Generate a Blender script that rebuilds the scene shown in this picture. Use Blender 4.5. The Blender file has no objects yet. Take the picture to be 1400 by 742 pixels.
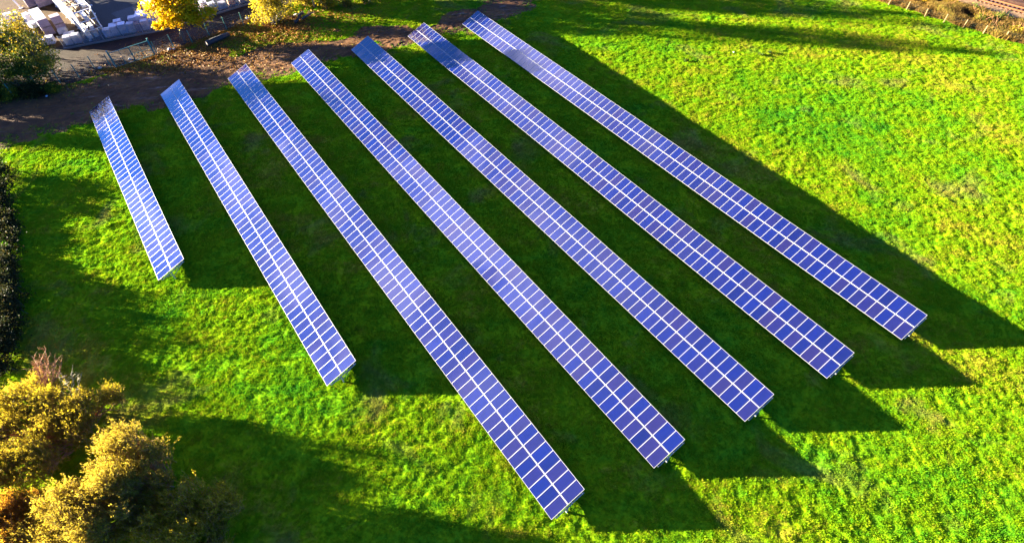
import bpy, math, random
import numpy as np
from mathutils import Vector, Matrix
R = math.radians
rng = np.random.default_rng(11)
random.seed(5)
C = bpy.context.scene.collection
scene = bpy.context.scene

# ------------------------------------------------------------------ camera (solved from the photograph)
FPX, CAMZ = 786.41, 48.0867
CR = Vector((0.99928934, -0.0288945, -0.02420588))
CU = Vector((0.03769372, 0.76601518, 0.64171639))
CF = Vector((0.0, 0.64217276, -0.76655995))
def at(px, py, z=0.0):
    """ground (or height z) point seen at a pixel of the 1400 x 742 photograph"""
    d = CR*((px-700)/FPX) - CU*((py-371)/FPX) + CF
    k = (z-CAMZ)/d.z
    return Vector((d.x*k, d.y*k, z))
cam = bpy.data.cameras.new("camera")
cam.sensor_fit = 'HORIZONTAL'; cam.sensor_width = 36; cam.lens = FPX/1400*36
cam.clip_start = .5; cam.clip_end = 5000
co = bpy.data.objects.new("camera", cam); C.objects.link(co)
M = Matrix.Identity(4)
for i in range(3):
    M[i][0] = CR[i]; M[i][1] = CU[i]; M[i][2] = -CF[i]
M[2][3] = CAMZ
co.matrix_world = M
scene.camera = co

# ------------------------------------------------------------------ materials
def mat(name):
    m = bpy.data.materials.new(name); m.use_nodes = True
    nt = m.node_tree; b = nt.nodes['Principled BSDF']
    return m, nt, b
def N(nt, t, **kw):
    n = nt.nodes.new(t)
    for k, v in kw.items():
        if k.startswith('i_'):
            key = k[2:]
            n.inputs[int(key) if key.isdigit() else key].default_value = v
        else: setattr(n, k, v)
    return n
def L(nt, a, b): nt.links.new(a, b)
def ramp(nt, fac, stops):
    n = nt.nodes.new('ShaderNodeValToRGB'); cr = n.color_ramp
    while len(cr.elements) < len(stops): cr.elements.new(.5)
    for e, (p, c) in zip(cr.elements, stops):
        e.position = p; e.color = (*c, 1) if len(c) == 3 else c
    L(nt, fac, n.inputs[0]); return n.outputs[0]
def math_(nt, op, a, b=None, c=None):
    n = nt.nodes.new('ShaderNodeMath'); n.operation = op
    for i, v in enumerate((a, b, c)):
        if v is None: continue
        if isinstance(v, (int, float)): n.inputs[i].default_value = v
        else: L(nt, v, n.inputs[i])
    return n.outputs[0]
def mix(nt, f, a, b, blend='MIX'):
    n = nt.nodes.new('ShaderNodeMix'); n.data_type = 'RGBA'; n.blend_type = blend
    for i, v in ((0, f), (6, a), (7, b)):
        if isinstance(v, (int, float)): n.inputs[i].default_value = v
        elif isinstance(v, tuple): n.inputs[i].default_value = (*v, 1)
        else: L(nt, v, n.inputs[i])
    return n.outputs[2]
def noise(nt, vec, scale, detail=3, rough=.55, dist=0.0):
    n = N(nt, 'ShaderNodeTexNoise'); n.inputs['Scale'].default_value = scale
    n.inputs['Detail'].default_value = detail; n.inputs['Roughness'].default_value = rough
    n.inputs['Distortion'].default_value = dist
    if vec is not None: L(nt, vec, n.inputs['Vector'])
    return n.outputs[0]
def pos(nt): return N(nt, 'ShaderNodeNewGeometry').outputs['Position']
def simple(name, col, rough=.6, metal=0.0, var=.15, scale=6.0, bump=0.0, vary_obj=0.0):
    m, nt, b = mat(name); col = tuple(q*.62 for q in col)
    p = N(nt, 'ShaderNodeTexCoord').outputs['Object']
    f = noise(nt, p, scale, 4)
    lo = tuple(c*(1-var) for c in col); hi = tuple(min(1, c*(1+var)) for c in col)
    c = ramp(nt, f, [(.3, lo), (.7, hi)])
    if vary_obj:
        oi = N(nt, 'ShaderNodeObjectInfo').outputs['Random']
        v = math_(nt, 'MULTIPLY_ADD', oi, 2*vary_obj, 1-vary_obj)
        mm = N(nt, 'ShaderNodeVectorMath', operation='SCALE'); L(nt, c, mm.inputs[0]); L(nt, v, mm.inputs['Scale']); c = mm.outputs[0]
    L(nt, c, b.inputs['Base Color'])
    b.inputs['Roughness'].default_value = rough; b.inputs['Metallic'].default_value = metal
    if bump:
        bn = N(nt, 'ShaderNodeBump'); bn.inputs['Strength'].default_value = bump; bn.inputs['Distance'].default_value = .05
        L(nt, noise(nt, p, scale*3, 4), bn.inputs['Height']); L(nt, bn.outputs[0], b.inputs['Normal'])
    return m
def grass_color(nt, tone=None):
    """field colour by place: greener, yellower and dry strawy patches"""
    p = pos(nt)
    f1 = noise(nt, p, .055, 4, .6, .4)
    f2 = noise(nt, p, .35, 4, .6)
    f3 = noise(nt, p, 2.2, 3, .6)
    mp = N(nt, 'ShaderNodeMapping'); mp.inputs['Rotation'].default_value = (0, 0, R(-34)); mp.inputs['Scale'].default_value = (.10, 1.1, 1)
    L(nt, p, mp.inputs['Vector'])
    f4 = noise(nt, mp.outputs[0], .8, 2)
    s = math_(nt, 'MULTIPLY_ADD', f2, .40, math_(nt, 'MULTIPLY', f1, .78))
    s = math_(nt, 'MULTIPLY_ADD', f4, .22, s)
    s = math_(nt, 'MULTIPLY_ADD', f3, .24, s)
    if tone is not None: s = math_(nt, 'MULTIPLY_ADD', tone, .30, s)
    off = -.15 if tone is not None else 0
    c = ramp(nt, math_(nt, 'ADD', s, off), [(.46, (.008, .120, .014)), (.66, (.070, .235, .007)), (.88, (.180, .280, .004)), (1.02, (.27, .245, .02))])
    w_ = noise(nt, p, .13, 4, .6, .6)
    c = mix(nt, ramp(nt, w_, [(.56, (0,)*3), (.70, (.62,)*3)]), c, (.19, .145, .045))
    return c
def leafmat(name, stops, trans=.35, rough=.6):
    m, nt, b = mat(name)
    a = N(nt, 'ShaderNodeAttribute', attribute_name='tone').outputs['Fac']
    c = ramp(nt, a, stops)
    L(nt, c, b.inputs['Base Color']); b.inputs['Roughness'].default_value = rough
    b.inputs['Specular IOR Level'].default_value = .06
    t = N(nt, 'ShaderNodeBsdfTranslucent'); L(nt, c, t.inputs[0])
    mx = N(nt, 'ShaderNodeMixShader'); mx.inputs[0].default_value = trans
    L(nt, b.outputs[0], mx.inputs[1]); L(nt, t.outputs[0], mx.inputs[2])
    L(nt, mx.outputs[0], nt.nodes['Material Output'].inputs[0])
    return m
MT = {}
# field
m, nt, b = mat('field_grass'); c = grass_color(nt)
p = pos(nt); f = noise(nt, p, 3.5, 5, .7)
c = mix(nt, .7, c, ramp(nt, f, [(.3, (.30, .34, .3)), (.7, (.75, .75, .7))]), 'MULTIPLY')
L(nt, c, b.inputs['Base Color']); b.inputs['Roughness'].default_value = 1; b.inputs['Specular IOR Level'].default_value = 0
bn = N(nt, 'ShaderNodeBump'); bn.inputs['Strength'].default_value = .9; bn.inputs['Distance'].default_value = .12
L(nt, noise(nt, p, 2.6, 5, .65), bn.inputs['Height']); L(nt, bn.outputs[0], b.inputs['Normal']); MT['field'] = m
m, nt, b = mat('grass_blade')
tone = N(nt, 'ShaderNodeAttribute', attribute_name='tone', attribute_type='INSTANCER').outputs['Fac']
c = grass_color(nt, tone); L(nt, c, b.inputs['Base Color']); b.inputs['Roughness'].default_value = 1; b.inputs['Specular IOR Level'].default_value = 0
t = N(nt, 'ShaderNodeBsdfTranslucent'); L(nt, c, t.inputs[0]); mx = N(nt, 'ShaderNodeMixShader'); mx.inputs[0].default_value = .35
L(nt, b.outputs[0], mx.inputs[1]); L(nt, t.outputs[0], mx.inputs[2]); L(nt, mx.outputs[0], nt.nodes['Material Output'].inputs[0]); MT['blade'] = m
# bare soil of the track
m, nt, b = mat('bare_soil'); p = pos(nt)
mp = N(nt, 'ShaderNodeMapping'); mp.inputs['Rotation'].default_value = (0, 0, R(-22)); mp.inputs['Scale'].default_value = (.16, 1, 1); L(nt, p, mp.inputs['Vector'])
st = noise(nt, mp.outputs[0], 1.3, 5, .65, .6); f = noise(nt, p, .35, 5, .65); g = noise(nt, p, 5, 5, .7)
c = ramp(nt, f, [(.3, (.036, .019, .0105)), (.5, (.085, .041, .017)), (.7, (.135, .066, .021))])
c = mix(nt, .8, c, ramp(nt, st, [(.3, (.5, .5, .52)), (.65, (1.25, 1.15, 1.0))]), 'MULTIPLY')
c = mix(nt, .6, c, ramp(nt, g, [(.3, (.5, .5, .5)), (.7, (1.4, 1.35, 1.3))]), 'MULTIPLY')
L(nt, c, b.inputs['Base Color']); L(nt, ramp(nt, st, [(.34, (.45,)*3), (.46, (.95,)*3)]), b.inputs['Roughness']); b.inputs['Specular IOR Level'].default_value = .1
bn = N(nt, 'ShaderNodeBump'); bn.inputs['Strength'].default_value = .8; bn.inputs['Distance'].default_value = .15
L(nt, math_(nt, 'ADD', st, math_(nt, 'MULTIPLY', g, .35)), bn.inputs['Height']); L(nt, bn.outputs[0], b.inputs['Normal']); MT['soil'] = m
def ground_mat(name, a, bcol, ccol, sc=.5, rough=.85, fine=8):
    m, nt, b = mat(name); p = pos(nt); f = noise(nt, p, sc, 5, .65, .4); g = noise(nt, p, fine, 4, .7)
    a, bcol, ccol = (tuple(q*.62 for q in v) for v in (a, bcol, ccol))
    c = ramp(nt, f, [(.3, a), (.5, bcol), (.72, ccol)])
    c = mix(nt, .6, c, ramp(nt, g, [(.3, (.6,)*3), (.7, (1.35,)*3)]), 'MULTIPLY')
    L(nt, c, b.inputs['Base Color']); b.inputs['Roughness'].default_value = rough; b.inputs['Specular IOR Level'].default_value = .08
    bn = N(nt, 'ShaderNodeBump'); bn.inputs['Strength'].default_value = .5; bn.inputs['Distance'].default_value = .05
    L(nt, g, bn.inputs['Height']); L(nt, bn.outputs[0], b.inputs['Normal']); return m
MT['lane'] = ground_mat('lane_surface', (.026, .016, .013), (.044, .027, .020), (.07, .044, .031), .4)
MT['asphalt'] = ground_mat('yard_asphalt', (.0045, .0034, .0036), (.006, .0046, .005), (.011, .0084, .008), .25, .7)
MT['sand'] = ground_mat('yard_sand', (.060, .029, .011), (.088, .046, .018), (.12, .066, .030), .4)
MT['patch'] = ground_mat('new_asphalt', (.006, .006, .013), (.008, .008, .016), (.012, .012, .02), .8, .6)
MT['ballast'] = ground_mat('ballast_stone', (.22, .125, .06), (.30, .185, .095), (.36, .24, .14), 1.2, .9, 6)
MT['bed'] = ground_mat('rusty_ballast', (.09, .040, .020), (.14, .066, .034), (.20, .11, .065), 1.4, .9, 6)
# photovoltaic glass: cell grid from the UV map, colour differs a little from module to module
m, nt, b = mat('pv_glass')
uv = N(nt, 'ShaderNodeUVMap').outputs[0]; sx = N(nt, 'ShaderNodeSeparateXYZ'); L(nt, uv, sx.inputs[0])
def gridline(v, n, w):
    f = math_(nt, 'FRACT', math_(nt, 'MULTIPLY', v, n))
    d = math_(nt, 'ABSOLUTE', math_(nt, 'SUBTRACT', f, .5))
    return math_(nt, 'GREATER_THAN', d, .5-w)
ln = math_(nt, 'MAXIMUM', gridline(sx.outputs[0], 6, .045), gridline(sx.outputs[1], 10, .045))
oi = N(nt, 'ShaderNodeObjectInfo').outputs['Random']; at_ = N(nt, 'ShaderNodeAttribute', attribute_name='modrand').outputs['Fac']
rnd = math_(nt, 'FRACT', math_(nt, 'ADD', oi, at_))
base = ramp(nt, rnd, [(0, (.0004, .0012, .031)), (.4, (.0006, .0030, .054)), (.5, (.0020, .0026, .042)), (.75, (.0058, .0036, .031)), (.88, (.0030, .0030, .034)), (1, (.0018, .0042, .056))])
cellv = N(nt, 'ShaderNodeTexWhiteNoise'); cellv.noise_dimensions = '3D'
sc_ = N(nt, 'ShaderNodeVectorMath', operation='MULTIPLY'); L(nt, uv, sc_.inputs[0]); sc_.inputs[1].default_value = (6, 10, 1)
fl = N(nt, 'ShaderNodeVectorMath', operation='FLOOR'); L(nt, sc_.outputs[0], fl.inputs[0])
ad = N(nt, 'ShaderNodeVectorMath', operation='ADD'); L(nt, fl.outputs[0], ad.inputs[0]); L(nt, rnd, ad.inputs[1]); L(nt, ad.outputs[0], cellv.inputs['Vector'])
vv = math_(nt, 'MULTIPLY_ADD', cellv.outputs[0], .36, .82)
sm = N(nt, 'ShaderNodeVectorMath', operation='SCALE'); L(nt, base, sm.inputs[0]); L(nt, vv, sm.inputs['Scale'])
c = mix(nt, ln, sm.outputs[0], (.016, .021, .075))
# white back sheet showing as a margin round the cells
e = .007; e2 = .004
inside = math_(nt, 'MULTIPLY', math_(nt, 'LESS_THAN', math_(nt, 'ABSOLUTE', math_(nt, 'SUBTRACT', sx.outputs[0], .5)), .5-e),
               math_(nt, 'LESS_THAN', math_(nt, 'ABSOLUTE', math_(nt, 'SUBTRACT', sx.outputs[1], .5)), .5-e2))
c = mix(nt, inside, (.16, .16, .165), c)
L(nt, c, b.inputs['Base Color']); b.inputs['Roughness'].default_value = .04; b.inputs['IOR'].default_value = 2.0
MT['pv'] = m
MT['alu'] = simple('bright_aluminium_frame', (.33, .33, .335), .5, .1, .05)
m, nt, b = mat('site_fence_netting'); b.inputs['Base Color'].default_value = (.16, .17, .19, 1); b.inputs['Roughness'].default_value = .7
tb = N(nt, 'ShaderNodeBsdfTransparent'); mx = N(nt, 'ShaderNodeMixShader'); pz = pos(nt)
L(nt, math_(nt, 'MULTIPLY_ADD', noise(nt, pz, .8, 3), .5, -.02), mx.inputs[0]); L(nt, tb.outputs[0], mx.inputs[1]); L(nt, b.outputs[0], mx.inputs[2]); L(nt, mx.outputs[0], nt.nodes['Material Output'].inputs[0]); MT['net'] = m
MT['steel'] = simple('galvanised_steel', (.48, .50, .52), .45, .6, .15)
MT['wood'] = simple('pale_fence_wood', (.24, .145, .055), .8, 0, .25, 8)
MT['green'] = simple('green_painted_steel', (.010, .16, .12), .5, 0, .1)
MT['wire'] = simple('fence_wire', (.10, .16, .14), .6, .3, .1)
MT['mesh'] = simple('site_fence_wire', (.42, .44, .46), .5, .5, .1)
MT['bark'] = simple('tree_bark', (.085, .062, .045), .9, 0, .35, 7, .6)
MT['twig'] = simple('reddish_twig', (.36, .15, .06), .85, 0, .3, 7)
MT['paletwig'] = simple('pale_bark', (.30, .25, .17), .85, 0, .3, 7)
MT['log'] = simple('dark_wet_log', (.014, .010, .008), .7, 0, .4, 5, .6)
MT['cut'] = simple('cut_wood', (.42, .34, .26), .8)
MT['wrap'] = simple('pale_wrapped_blocks', (.52, .51, .60), .5, 0, .12, 3, .2, .22)
MT['brick'] = simple('mauve_paving_blocks', (.26, .19, .24), .8, 0, .25, 6, .3, .3)
MT['redbrick'] = simple('orange_bricks', (.52, .22, .12), .8, 0, .2, 6, .3)
MT['white'] = simple('white_sheet', (.82, .82, .82), .45, 0, .05)
MT['offwhite'] = simple('off_white_paint', (.74, .72, .68), .5, 0, .08)
MT['timber'] = simple('stacked_timber', (.27, .17, .08), .8, 0, .3, 5, .2, .2)
MT['palletwood'] = simple('pallet_wood', (.24, .17, .11), .85, 0, .25)
MT['concrete'] = simple('pale_concrete', (.45, .46, .50), .8, 0, .12, 4)
MT['rust'] = simple('rusty_rail', (.21, .062, .014), .8, .2, .25)
MT['sleeper'] = simple('grey_sleeper', (.16, .095, .062), .85, 0, .25)
MT['stone'] = simple('grey_stone', (.38, .36, .34), .85, 0, .2, 5, .4)
MT['kerb'] = simple('kerb_concrete', (.16, .15, .14), .85, 0, .2, 4)
Y3 = lambda a, b_, c_, d: [(0, a), (.35, b_), (.7, c_), (1, d)]
MT['leaf_yellow'] = leafmat('yellow_leaf', Y3((.20, .18, .004), (.42, .27, .003), (.52, .29, .002), (.52, .20, .003)))
MT['leaf_gold'] = leafmat('gold_willow_leaf', Y3((.10, .075, .010), (.20, .145, .014), (.29, .21, .018), (.36, .275, .035)), .55)
MT['leaf_brown'] = leafmat('brown_gold_leaf', Y3((.10, .075, .010), (.20, .145, .012), (.29, .22, .012), (.40, .32, .016)), .62)
MT['leaf_orange'] = leafmat('orange_leaf', Y3((.16, .06, .008), (.27, .12, .010), (.34, .17, .012), (.36, .24, .02)), .62)
MT['leaf_olive'] = leafmat('olive_leaf', Y3((.14, .10, .008), (.24, .18, .010), (.33, .25, .012), (.42, .31, .02)), .62)
MT['leaf_bank'] = leafmat('olive_autumn_leaf', Y3((.022, .045, .006), (.05, .07, .008), (.11, .105, .008), (.34, .22, .008)))
MT['leaf_green'] = leafmat('green_leaf', Y3((.022, .045, .010), (.04, .075, .012), (.075, .11, .014), (.20, .16, .014)))
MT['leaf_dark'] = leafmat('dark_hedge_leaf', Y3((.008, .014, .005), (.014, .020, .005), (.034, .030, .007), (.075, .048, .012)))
MT['leaf_mixed'] = leafmat('autumn_mixed_leaf', Y3((.05, .07, .012), (.12, .11, .014), (.28, .19, .012), (.45, .28, .010)))
MT['litter'] = leafmat('fallen_leaf', Y3((.09, .032, .008), (.18, .07, .010), (.24, .11, .012), (.27, .16, .015)), .1)
MT['straw'] = leafmat('dry_grass_blade', Y3((.065, .034, .010), (.12, .070, .018), (.18, .115, .028), (.09, .115, .008)), .3)

# ------------------------------------------------------------------ mesh helpers
class MB:
    def __init__(s): s.v = []; s.f = []; s.m = []
    def add(s, vs, fs, m=0):
        o = len(s.v); s.v += [tuple(v) for v in vs]; s.f += [tuple(i+o for i in f) for f in fs]; s.m += [m]*len(fs)
    def box(s, c, size, rz=0.0, m=0, mtx=None):
        hx, hy, hz = (a/2 for a in size); rot = mtx or Matrix.Rotation(rz, 3, 'Z'); c = Vector(c)
        vs = [c + rot @ Vector((x, y, z)) for x in (-hx, hx) for y in (-hy, hy) for z in (-hz, hz)]
        s.add(vs, [(0, 1, 3, 2), (4, 6, 7, 5), (0, 4, 5, 1), (2, 3, 7, 6), (0, 2, 6, 4), (1, 5, 7, 3)], m); return s
    def beam(s, a, b, w, h, m=0):
        a, b = Vector(a), Vector(b); d = b-a; z = d.normalized()
        up = Vector((0, 0, 1)) if abs(z.z) < .95 else Vector((1, 0, 0))
        x = z.cross(up).normalized(); y = x.cross(z)
        return s.box((a+b)/2, (w, h, d.length), m=m, mtx=Matrix((x, y, z)).transposed())
    def tube(s, pts, rad, n=6, m=0):
        pts = [Vector(p) for p in pts]; rad = rad if isinstance(rad, (list, tuple)) else [rad]*len(pts)
        vs = []
        for i, p in enumerate(pts):
            t = (pts[min(i+1, len(pts)-1)]-pts[max(i-1, 0)]).normalized()
            up = Vector((0, 0, 1)) if abs(t.z) < .9 else Vector((1, 0, 0))
            x = t.cross(up).normalized(); y = x.cross(t)
            vs += [p + (x*math.cos(a)+y*math.sin(a))*rad[i] for a in (2*math.pi*k/n for k in range(n))]
        fs = [(i*n+k, i*n+(k+1) % n, (i+1)*n+(k+1) % n, (i+1)*n+k) for i in range(len(pts)-1) for k in range(n)]
        fs += [tuple(range(n))[::-1], tuple((len(pts)-1)*n+k for k in range(n))]
        s.add(vs, fs, m); return s
    def build(s, name, mats, parent=None, smooth=False, loc=None):
        me = bpy.data.meshes.new(name); me.from_pydata(s.v, [], s.f)
        mats = mats if isinstance(mats, (list, tuple)) else [mats]
        for q in mats: me.materials.append(q)
        if len(mats) > 1: me.polygons.foreach_set('material_index', s.m)
        if smooth: me.polygons.foreach_set('use_smooth', [True]*len(s.f))
        me.update(); return link(name, me, parent, loc)
def link(name, me, parent=None, loc=None):
    o = bpy.data.objects.new(name, me); C.objects.link(o)
    if parent: o.parent = parent
    if loc is not None: o.location = loc
    return o
def tag(o, label=None, cat=None, group=None, kind=None):
    for k, v in (('label', label), ('category', cat), ('group', group), ('kind', kind)):
        if v: o[k] = v
    return o
def thing(name, label, cat, loc=(0, 0, 0), rz=0.0, group=None):
    o = bpy.data.objects.new(name, None); C.objects.link(o); o.location = loc; o.rotation_euler = (0, 0, rz); o.empty_display_size = .3
    return tag(o, label, cat, group)
def copy_tree(o, parent=None):
    c = o.copy(); C.objects.link(c); c.parent = parent
    for ch in list(o.children): copy_tree(ch, c)
    return c
def npmesh(name, V, F, mats, attrs=None, smooth=False):
    """mesh from numpy: V (n,3), F (m,k)"""
    me = bpy.data.meshes.new(name); V = np.asarray(V, np.float32); F = np.asarray(F, np.int32); k = F.shape[1]
    me.vertices.add(len(V)); me.vertices.foreach_set('co', V.ravel())
    me.loops.add(F.size); me.loops.foreach_set('vertex_index', F.ravel())
    me.polygons.add(len(F)); me.polygons.foreach_set('loop_start', np.arange(0, F.size, k, dtype=np.int32))
    me.polygons.foreach_set('loop_total', np.full(len(F), k, np.int32))
    if smooth: me.polygons.foreach_set('use_smooth', np.ones(len(F), bool))
    for q in (mats if isinstance(mats, (list, tuple)) else [mats]): me.materials.append(q)
    for an, arr in (attrs or {}).items():
        a = me.attributes.new(an, 'FLOAT', 'FACE'); a.data.foreach_set('value', np.asarray(arr, np.float32))
    me.update(calc_edges=True); return me
def leaf_mesh(name, P, D, size, width, m, tone):
    """one rhombic leaf per point P, pointing along D"""
    n = len(P); D = D/np.maximum(np.linalg.norm(D, axis=1, keepdims=True), 1e-6)
    r = rng.normal(size=(n, 3)); s = np.cross(D, r); s /= np.maximum(np.linalg.norm(s, axis=1, keepdims=True), 1e-6)
    l = size[:, None]; w = (size*width)[:, None]
    V = np.stack([P, P+D*l*.45+s*w*.5, P+D*l, P+D*l*.55-s*w*.5], 1).reshape(-1, 3)
    return npmesh(name, V, np.arange(4*n).reshape(-1, 4), m, {'tone': tone})

# ------------------------------------------------------------------ smooth value noise in numpy
def vnoise(x, y, seed=0):
    xi = np.floor(x).astype(np.int64); yi = np.floor(y).astype(np.int64); fx = x-xi; fy = y-yi
    fx = fx*fx*(3-2*fx); fy = fy*fy*(3-2*fy)
    def h(a, b):
        k = (a*374761393 + b*668265263 + seed*974711) & 0xffffffff
        k = ((k ^ (k >> 13))*1274126177) & 0xffffffff
        return ((k ^ (k >> 16)) & 0xffff)/65535.0
    return (h(xi, yi)*(1-fx)+h(xi+1, yi)*fx)*(1-fy)+(h(xi, yi+1)*(1-fx)+h(xi+1, yi+1)*fx)*fy
def fbm(x, y, sc, oct=4, seed=0):
    t = 0; a = .5; s = 0
    for i in range(oct):
        t = t+a*vnoise(x*sc, y*sc, seed+i*17); s += a; a *= .5; sc *= 2.03
    return t/s
def poly_mask(X, Y, poly):
    """signed distance to a closed polygon, positive inside"""
    inside = np.zeros(X.shape, bool); dist = np.full(X.shape, 1e9)
    n = len(poly)
    for i in range(n):
        x0, y0 = poly[i]; x1, y1 = poly[(i+1) % n]
        cond = ((y0 > Y) != (y1 > Y)) & (X < (x1-x0)*(Y-y0)/((y1-y0) if y1 != y0 else 1e-9)+x0)
        inside ^= cond
        dx, dy = x1-x0, y1-y0; t = np.clip(((X-x0)*dx+(Y-y0)*dy)/(dx*dx+dy*dy), 0, 1)
        dist = np.minimum(dist, np.hypot(X-x0-t*dx, Y-y0-t*dy))
    return np.where(inside, dist, -dist)
def pxpoly(pts): return [tuple(at(*q).xy) for q in pts]

# ------------------------------------------------------------------ ground sheet, soil track, lane, yard, railway ground
SOIL = pxpoly([(-60, 235), (0, 203), (70, 175), (128, 160), (180, 151), (245, 143), (300, 122), (352, 106), (400, 98), (452, 88), (492, 72), (540, 66), (580, 55), (640, 42), (700, 22), (745, -8),
               (690, -8), (650, 14), (600, 22), (560, 28), (520, 38), (470, 44), (430, 40), (415, 20), (380, 24), (345, 22), (330, 40), (290, 52), (262, 60), (240, 68), (214, 80), (185, 90), (156, 98), (120, 108), (84, 118), (40, 128), (-30, 140)])
LANE = pxpoly([(-60, 140), (40, 128), (84, 118), (120, 108), (156, 98), (185, 90), (214, 80), (240, 68), (262, 60), (290, 50), (345, 26), (430, -8), (352, -8), (345, 5), (222, 42), (150, 58), (92, 67), (60, 80), (0, 95), (-60, 105)])
YARD = pxpoly([(-60, 105), (0, 95), (60, 80), (92, 67), (150, 58), (222, 42), (345, 5), (380, -60), (100, -120), (-300, -90)])
def h_ground(x, y):
    lump = fbm(x, y, 2.1, 2, 9); amp = .35+.9*fbm(x, y, .11, 3, 52)
    return .10*(fbm(x, y, .12, 3, 3)-.5) + .20*amp*(lump-.5)
STEP = .16; fine_x = np.arange(-104, 100.01, STEP); fine_y = np.arange(4, 124.01, STEP)
xs = np.concatenate([[-2500, -1200, -600, -350, -220, -150, -120], fine_x, [115, 140, 180, 260, 400, 700, 1300, 2500]])
ys = np.concatenate([[-1500, -700, -300, -120, -50, -20, -5], fine_y, [130, 145, 170, 220, 320, 500, 900, 2000, 3500]])
X, Y = np.meshgrid(xs, ys); nx, ny = len(xs), len(ys)
inner = np.clip(np.minimum.reduce([X+104, 100-X, Y-4, 124-Y])/4, 0, 1)
sd_soil = poly_mask(X, Y, SOIL); sd_hard = np.maximum(poly_mask(X, Y, LANE), poly_mask(X, Y, YARD))
flat = np.clip(-(sd_hard)/2, 0, 1)
Z = h_ground(X, Y)*inner*flat
soil_rough = np.clip(sd_soil/2, 0, 1)
Z = Z + .10*(fbm(X, Y, .8, 3, 21)-.5)*soil_rough*flat*inner
idx = np.arange(nx*ny).reshape(ny, nx)
Fq = np.stack([idx[:-1, :-1], idx[:-1, 1:], idx[1:, 1:], idx[1:, :-1]], -1).reshape(-1, 4)
V = np.stack([X, Y, Z], -1).reshape(-1, 3)
field = link('grass_field', npmesh('grass_field', V, Fq, MT['field'], smooth=True)); tag(field, kind='structure')
def sheet(name, mask, dz, m):
    cen = mask.reshape(-1)[Fq].mean(1) > 0
    F = Fq[cen]; u, inv = np.unique(F, return_inverse=True)
    VV = V[u].copy(); VV[:, 2] += dz
    o = link(name, npmesh(name, VV, inv.reshape(-1, 4), m, smooth=True)); tag(o, kind='structure'); return o
ragged = sd_soil + (fbm(X, Y, .35, 5, 40)-.5)*7
# grassy islands in the soil under the trees
isl = fbm(X, Y*1.6, .16, 4, 77)
u_line = X-Y*.0
ISL = pxpoly([(322, 26), (430, 40), (520, 42), (562, 36), (600, 24), (560, 52), (480, 62), (400, 68), (340, 74), (296, 72), (310, 50)])
grassy = poly_mask(X, Y, ISL)+(isl-.63)*12 > 0
soil_mask = np.where(grassy & (sd_hard < 0), -1, ragged)
sheet('soil_track', soil_mask, .012, MT['soil'])
sheet('lane', poly_mask(X, Y, LANE), .022, MT['lane'])
sheet('yard', poly_mask(X, Y, YARD), .032, MT['asphalt'])
SAND = pxpoly([(-80, 105), (20, 85), (88, 62), (108, 36), (96, 0), (80, -60), (-250, -60)])
sheet('yard_sand', poly_mask(X, Y, SAND)+(fbm(X, Y, .3, 3, 5)-.5)*3, .042, MT['sand'])
def flatpoly(name, pts, z, m):
    mb = MB(); mb.add([(x, y, z) for x, y in pts], [tuple(range(len(pts)))]); o = mb.build(name, m); tag(o, kind='structure'); return o
pt = pxpoly([(152, 19), (181, 9), (192, 17), (194, 22), (166, 30)]); flatpoly('yard_patch', pt, .05, MT['patch'])
# railway corner
A_, B_ = at(1283, 0), at(1400, 34); rd = (B_-A_); rd.z = 0; rd.normalize(); rn = Vector((-rd.y, rd.x, 0))
if rn.x < 0: rn = -rn
rail_off = (at(1326, 0)-A_).dot(rn)
def rp(t, o, z=0): return A_ + rd*t + rn*o + Vector((0, 0, z))
def strip(o0, o1, t0=-60, t1=60): return [tuple(rp(t, o).xy) for t, o in ((t0, o0), (t1, o0), (t1, o1), (t0, o1))]
mb = MB()
pf = [(-.0, .06), (.5, .22), (rail_off-.6, .30), (rail_off+3.5, .32), (rail_off+6, .05)]
for (o0, z0), (o1, z1) in zip(pf[:-1], pf[1:]):
    mb.add([rp(-60, o0, z0), rp(60, o0, z0), rp(60, o1, z1), rp(-60, o1, z1)], [(0, 1, 2, 3)], 1 if o0 > rail_off-1 else 0)
tag(mb.build('ballast_bed', [MT['ballast'], MT['bed']]), kind='structure')
tr = MB()
for k in range(-60, 61):
    tr.box(rp(k*1.0, -.18, .13), (.985, .36, .3), math.atan2(rd.y, rd.x))
tag(tr.build('cable_trough', MT['concrete']), 'long pale concrete trough between rough grass and railway ballast', 'trough')
t = thing('railway_track', 'rusty railway track on pale ballast in the top right corner', 'railway track', A_)
for g in (0, 1.5):
    r = MB(); r.beam(rp(-60, rail_off+g, .46)-A_, rp(60, rail_off+g, .46)-A_, .13, .16); r.beam(rp(-60, rail_off+g, .36)-A_, rp(60, rail_off+g, .36)-A_, .3, .05)
    r.build('rail', MT['rust'], t)
sl = MB(); ang = math.atan2(rd.y, rd.x)
sl0 = MB().box((0, 0, 0), (.26, 2.5, .14), ang).build('sleeper', MT['sleeper'], t, loc=rp(-12, rail_off+.75, .30)-A_)
for k in range(1, 40):
    s_ = sl0.copy(); C.objects.link(s_); s_.parent = t; s_.location = rp(-12+k*.65, rail_off+.75, .30)-A_

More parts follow.
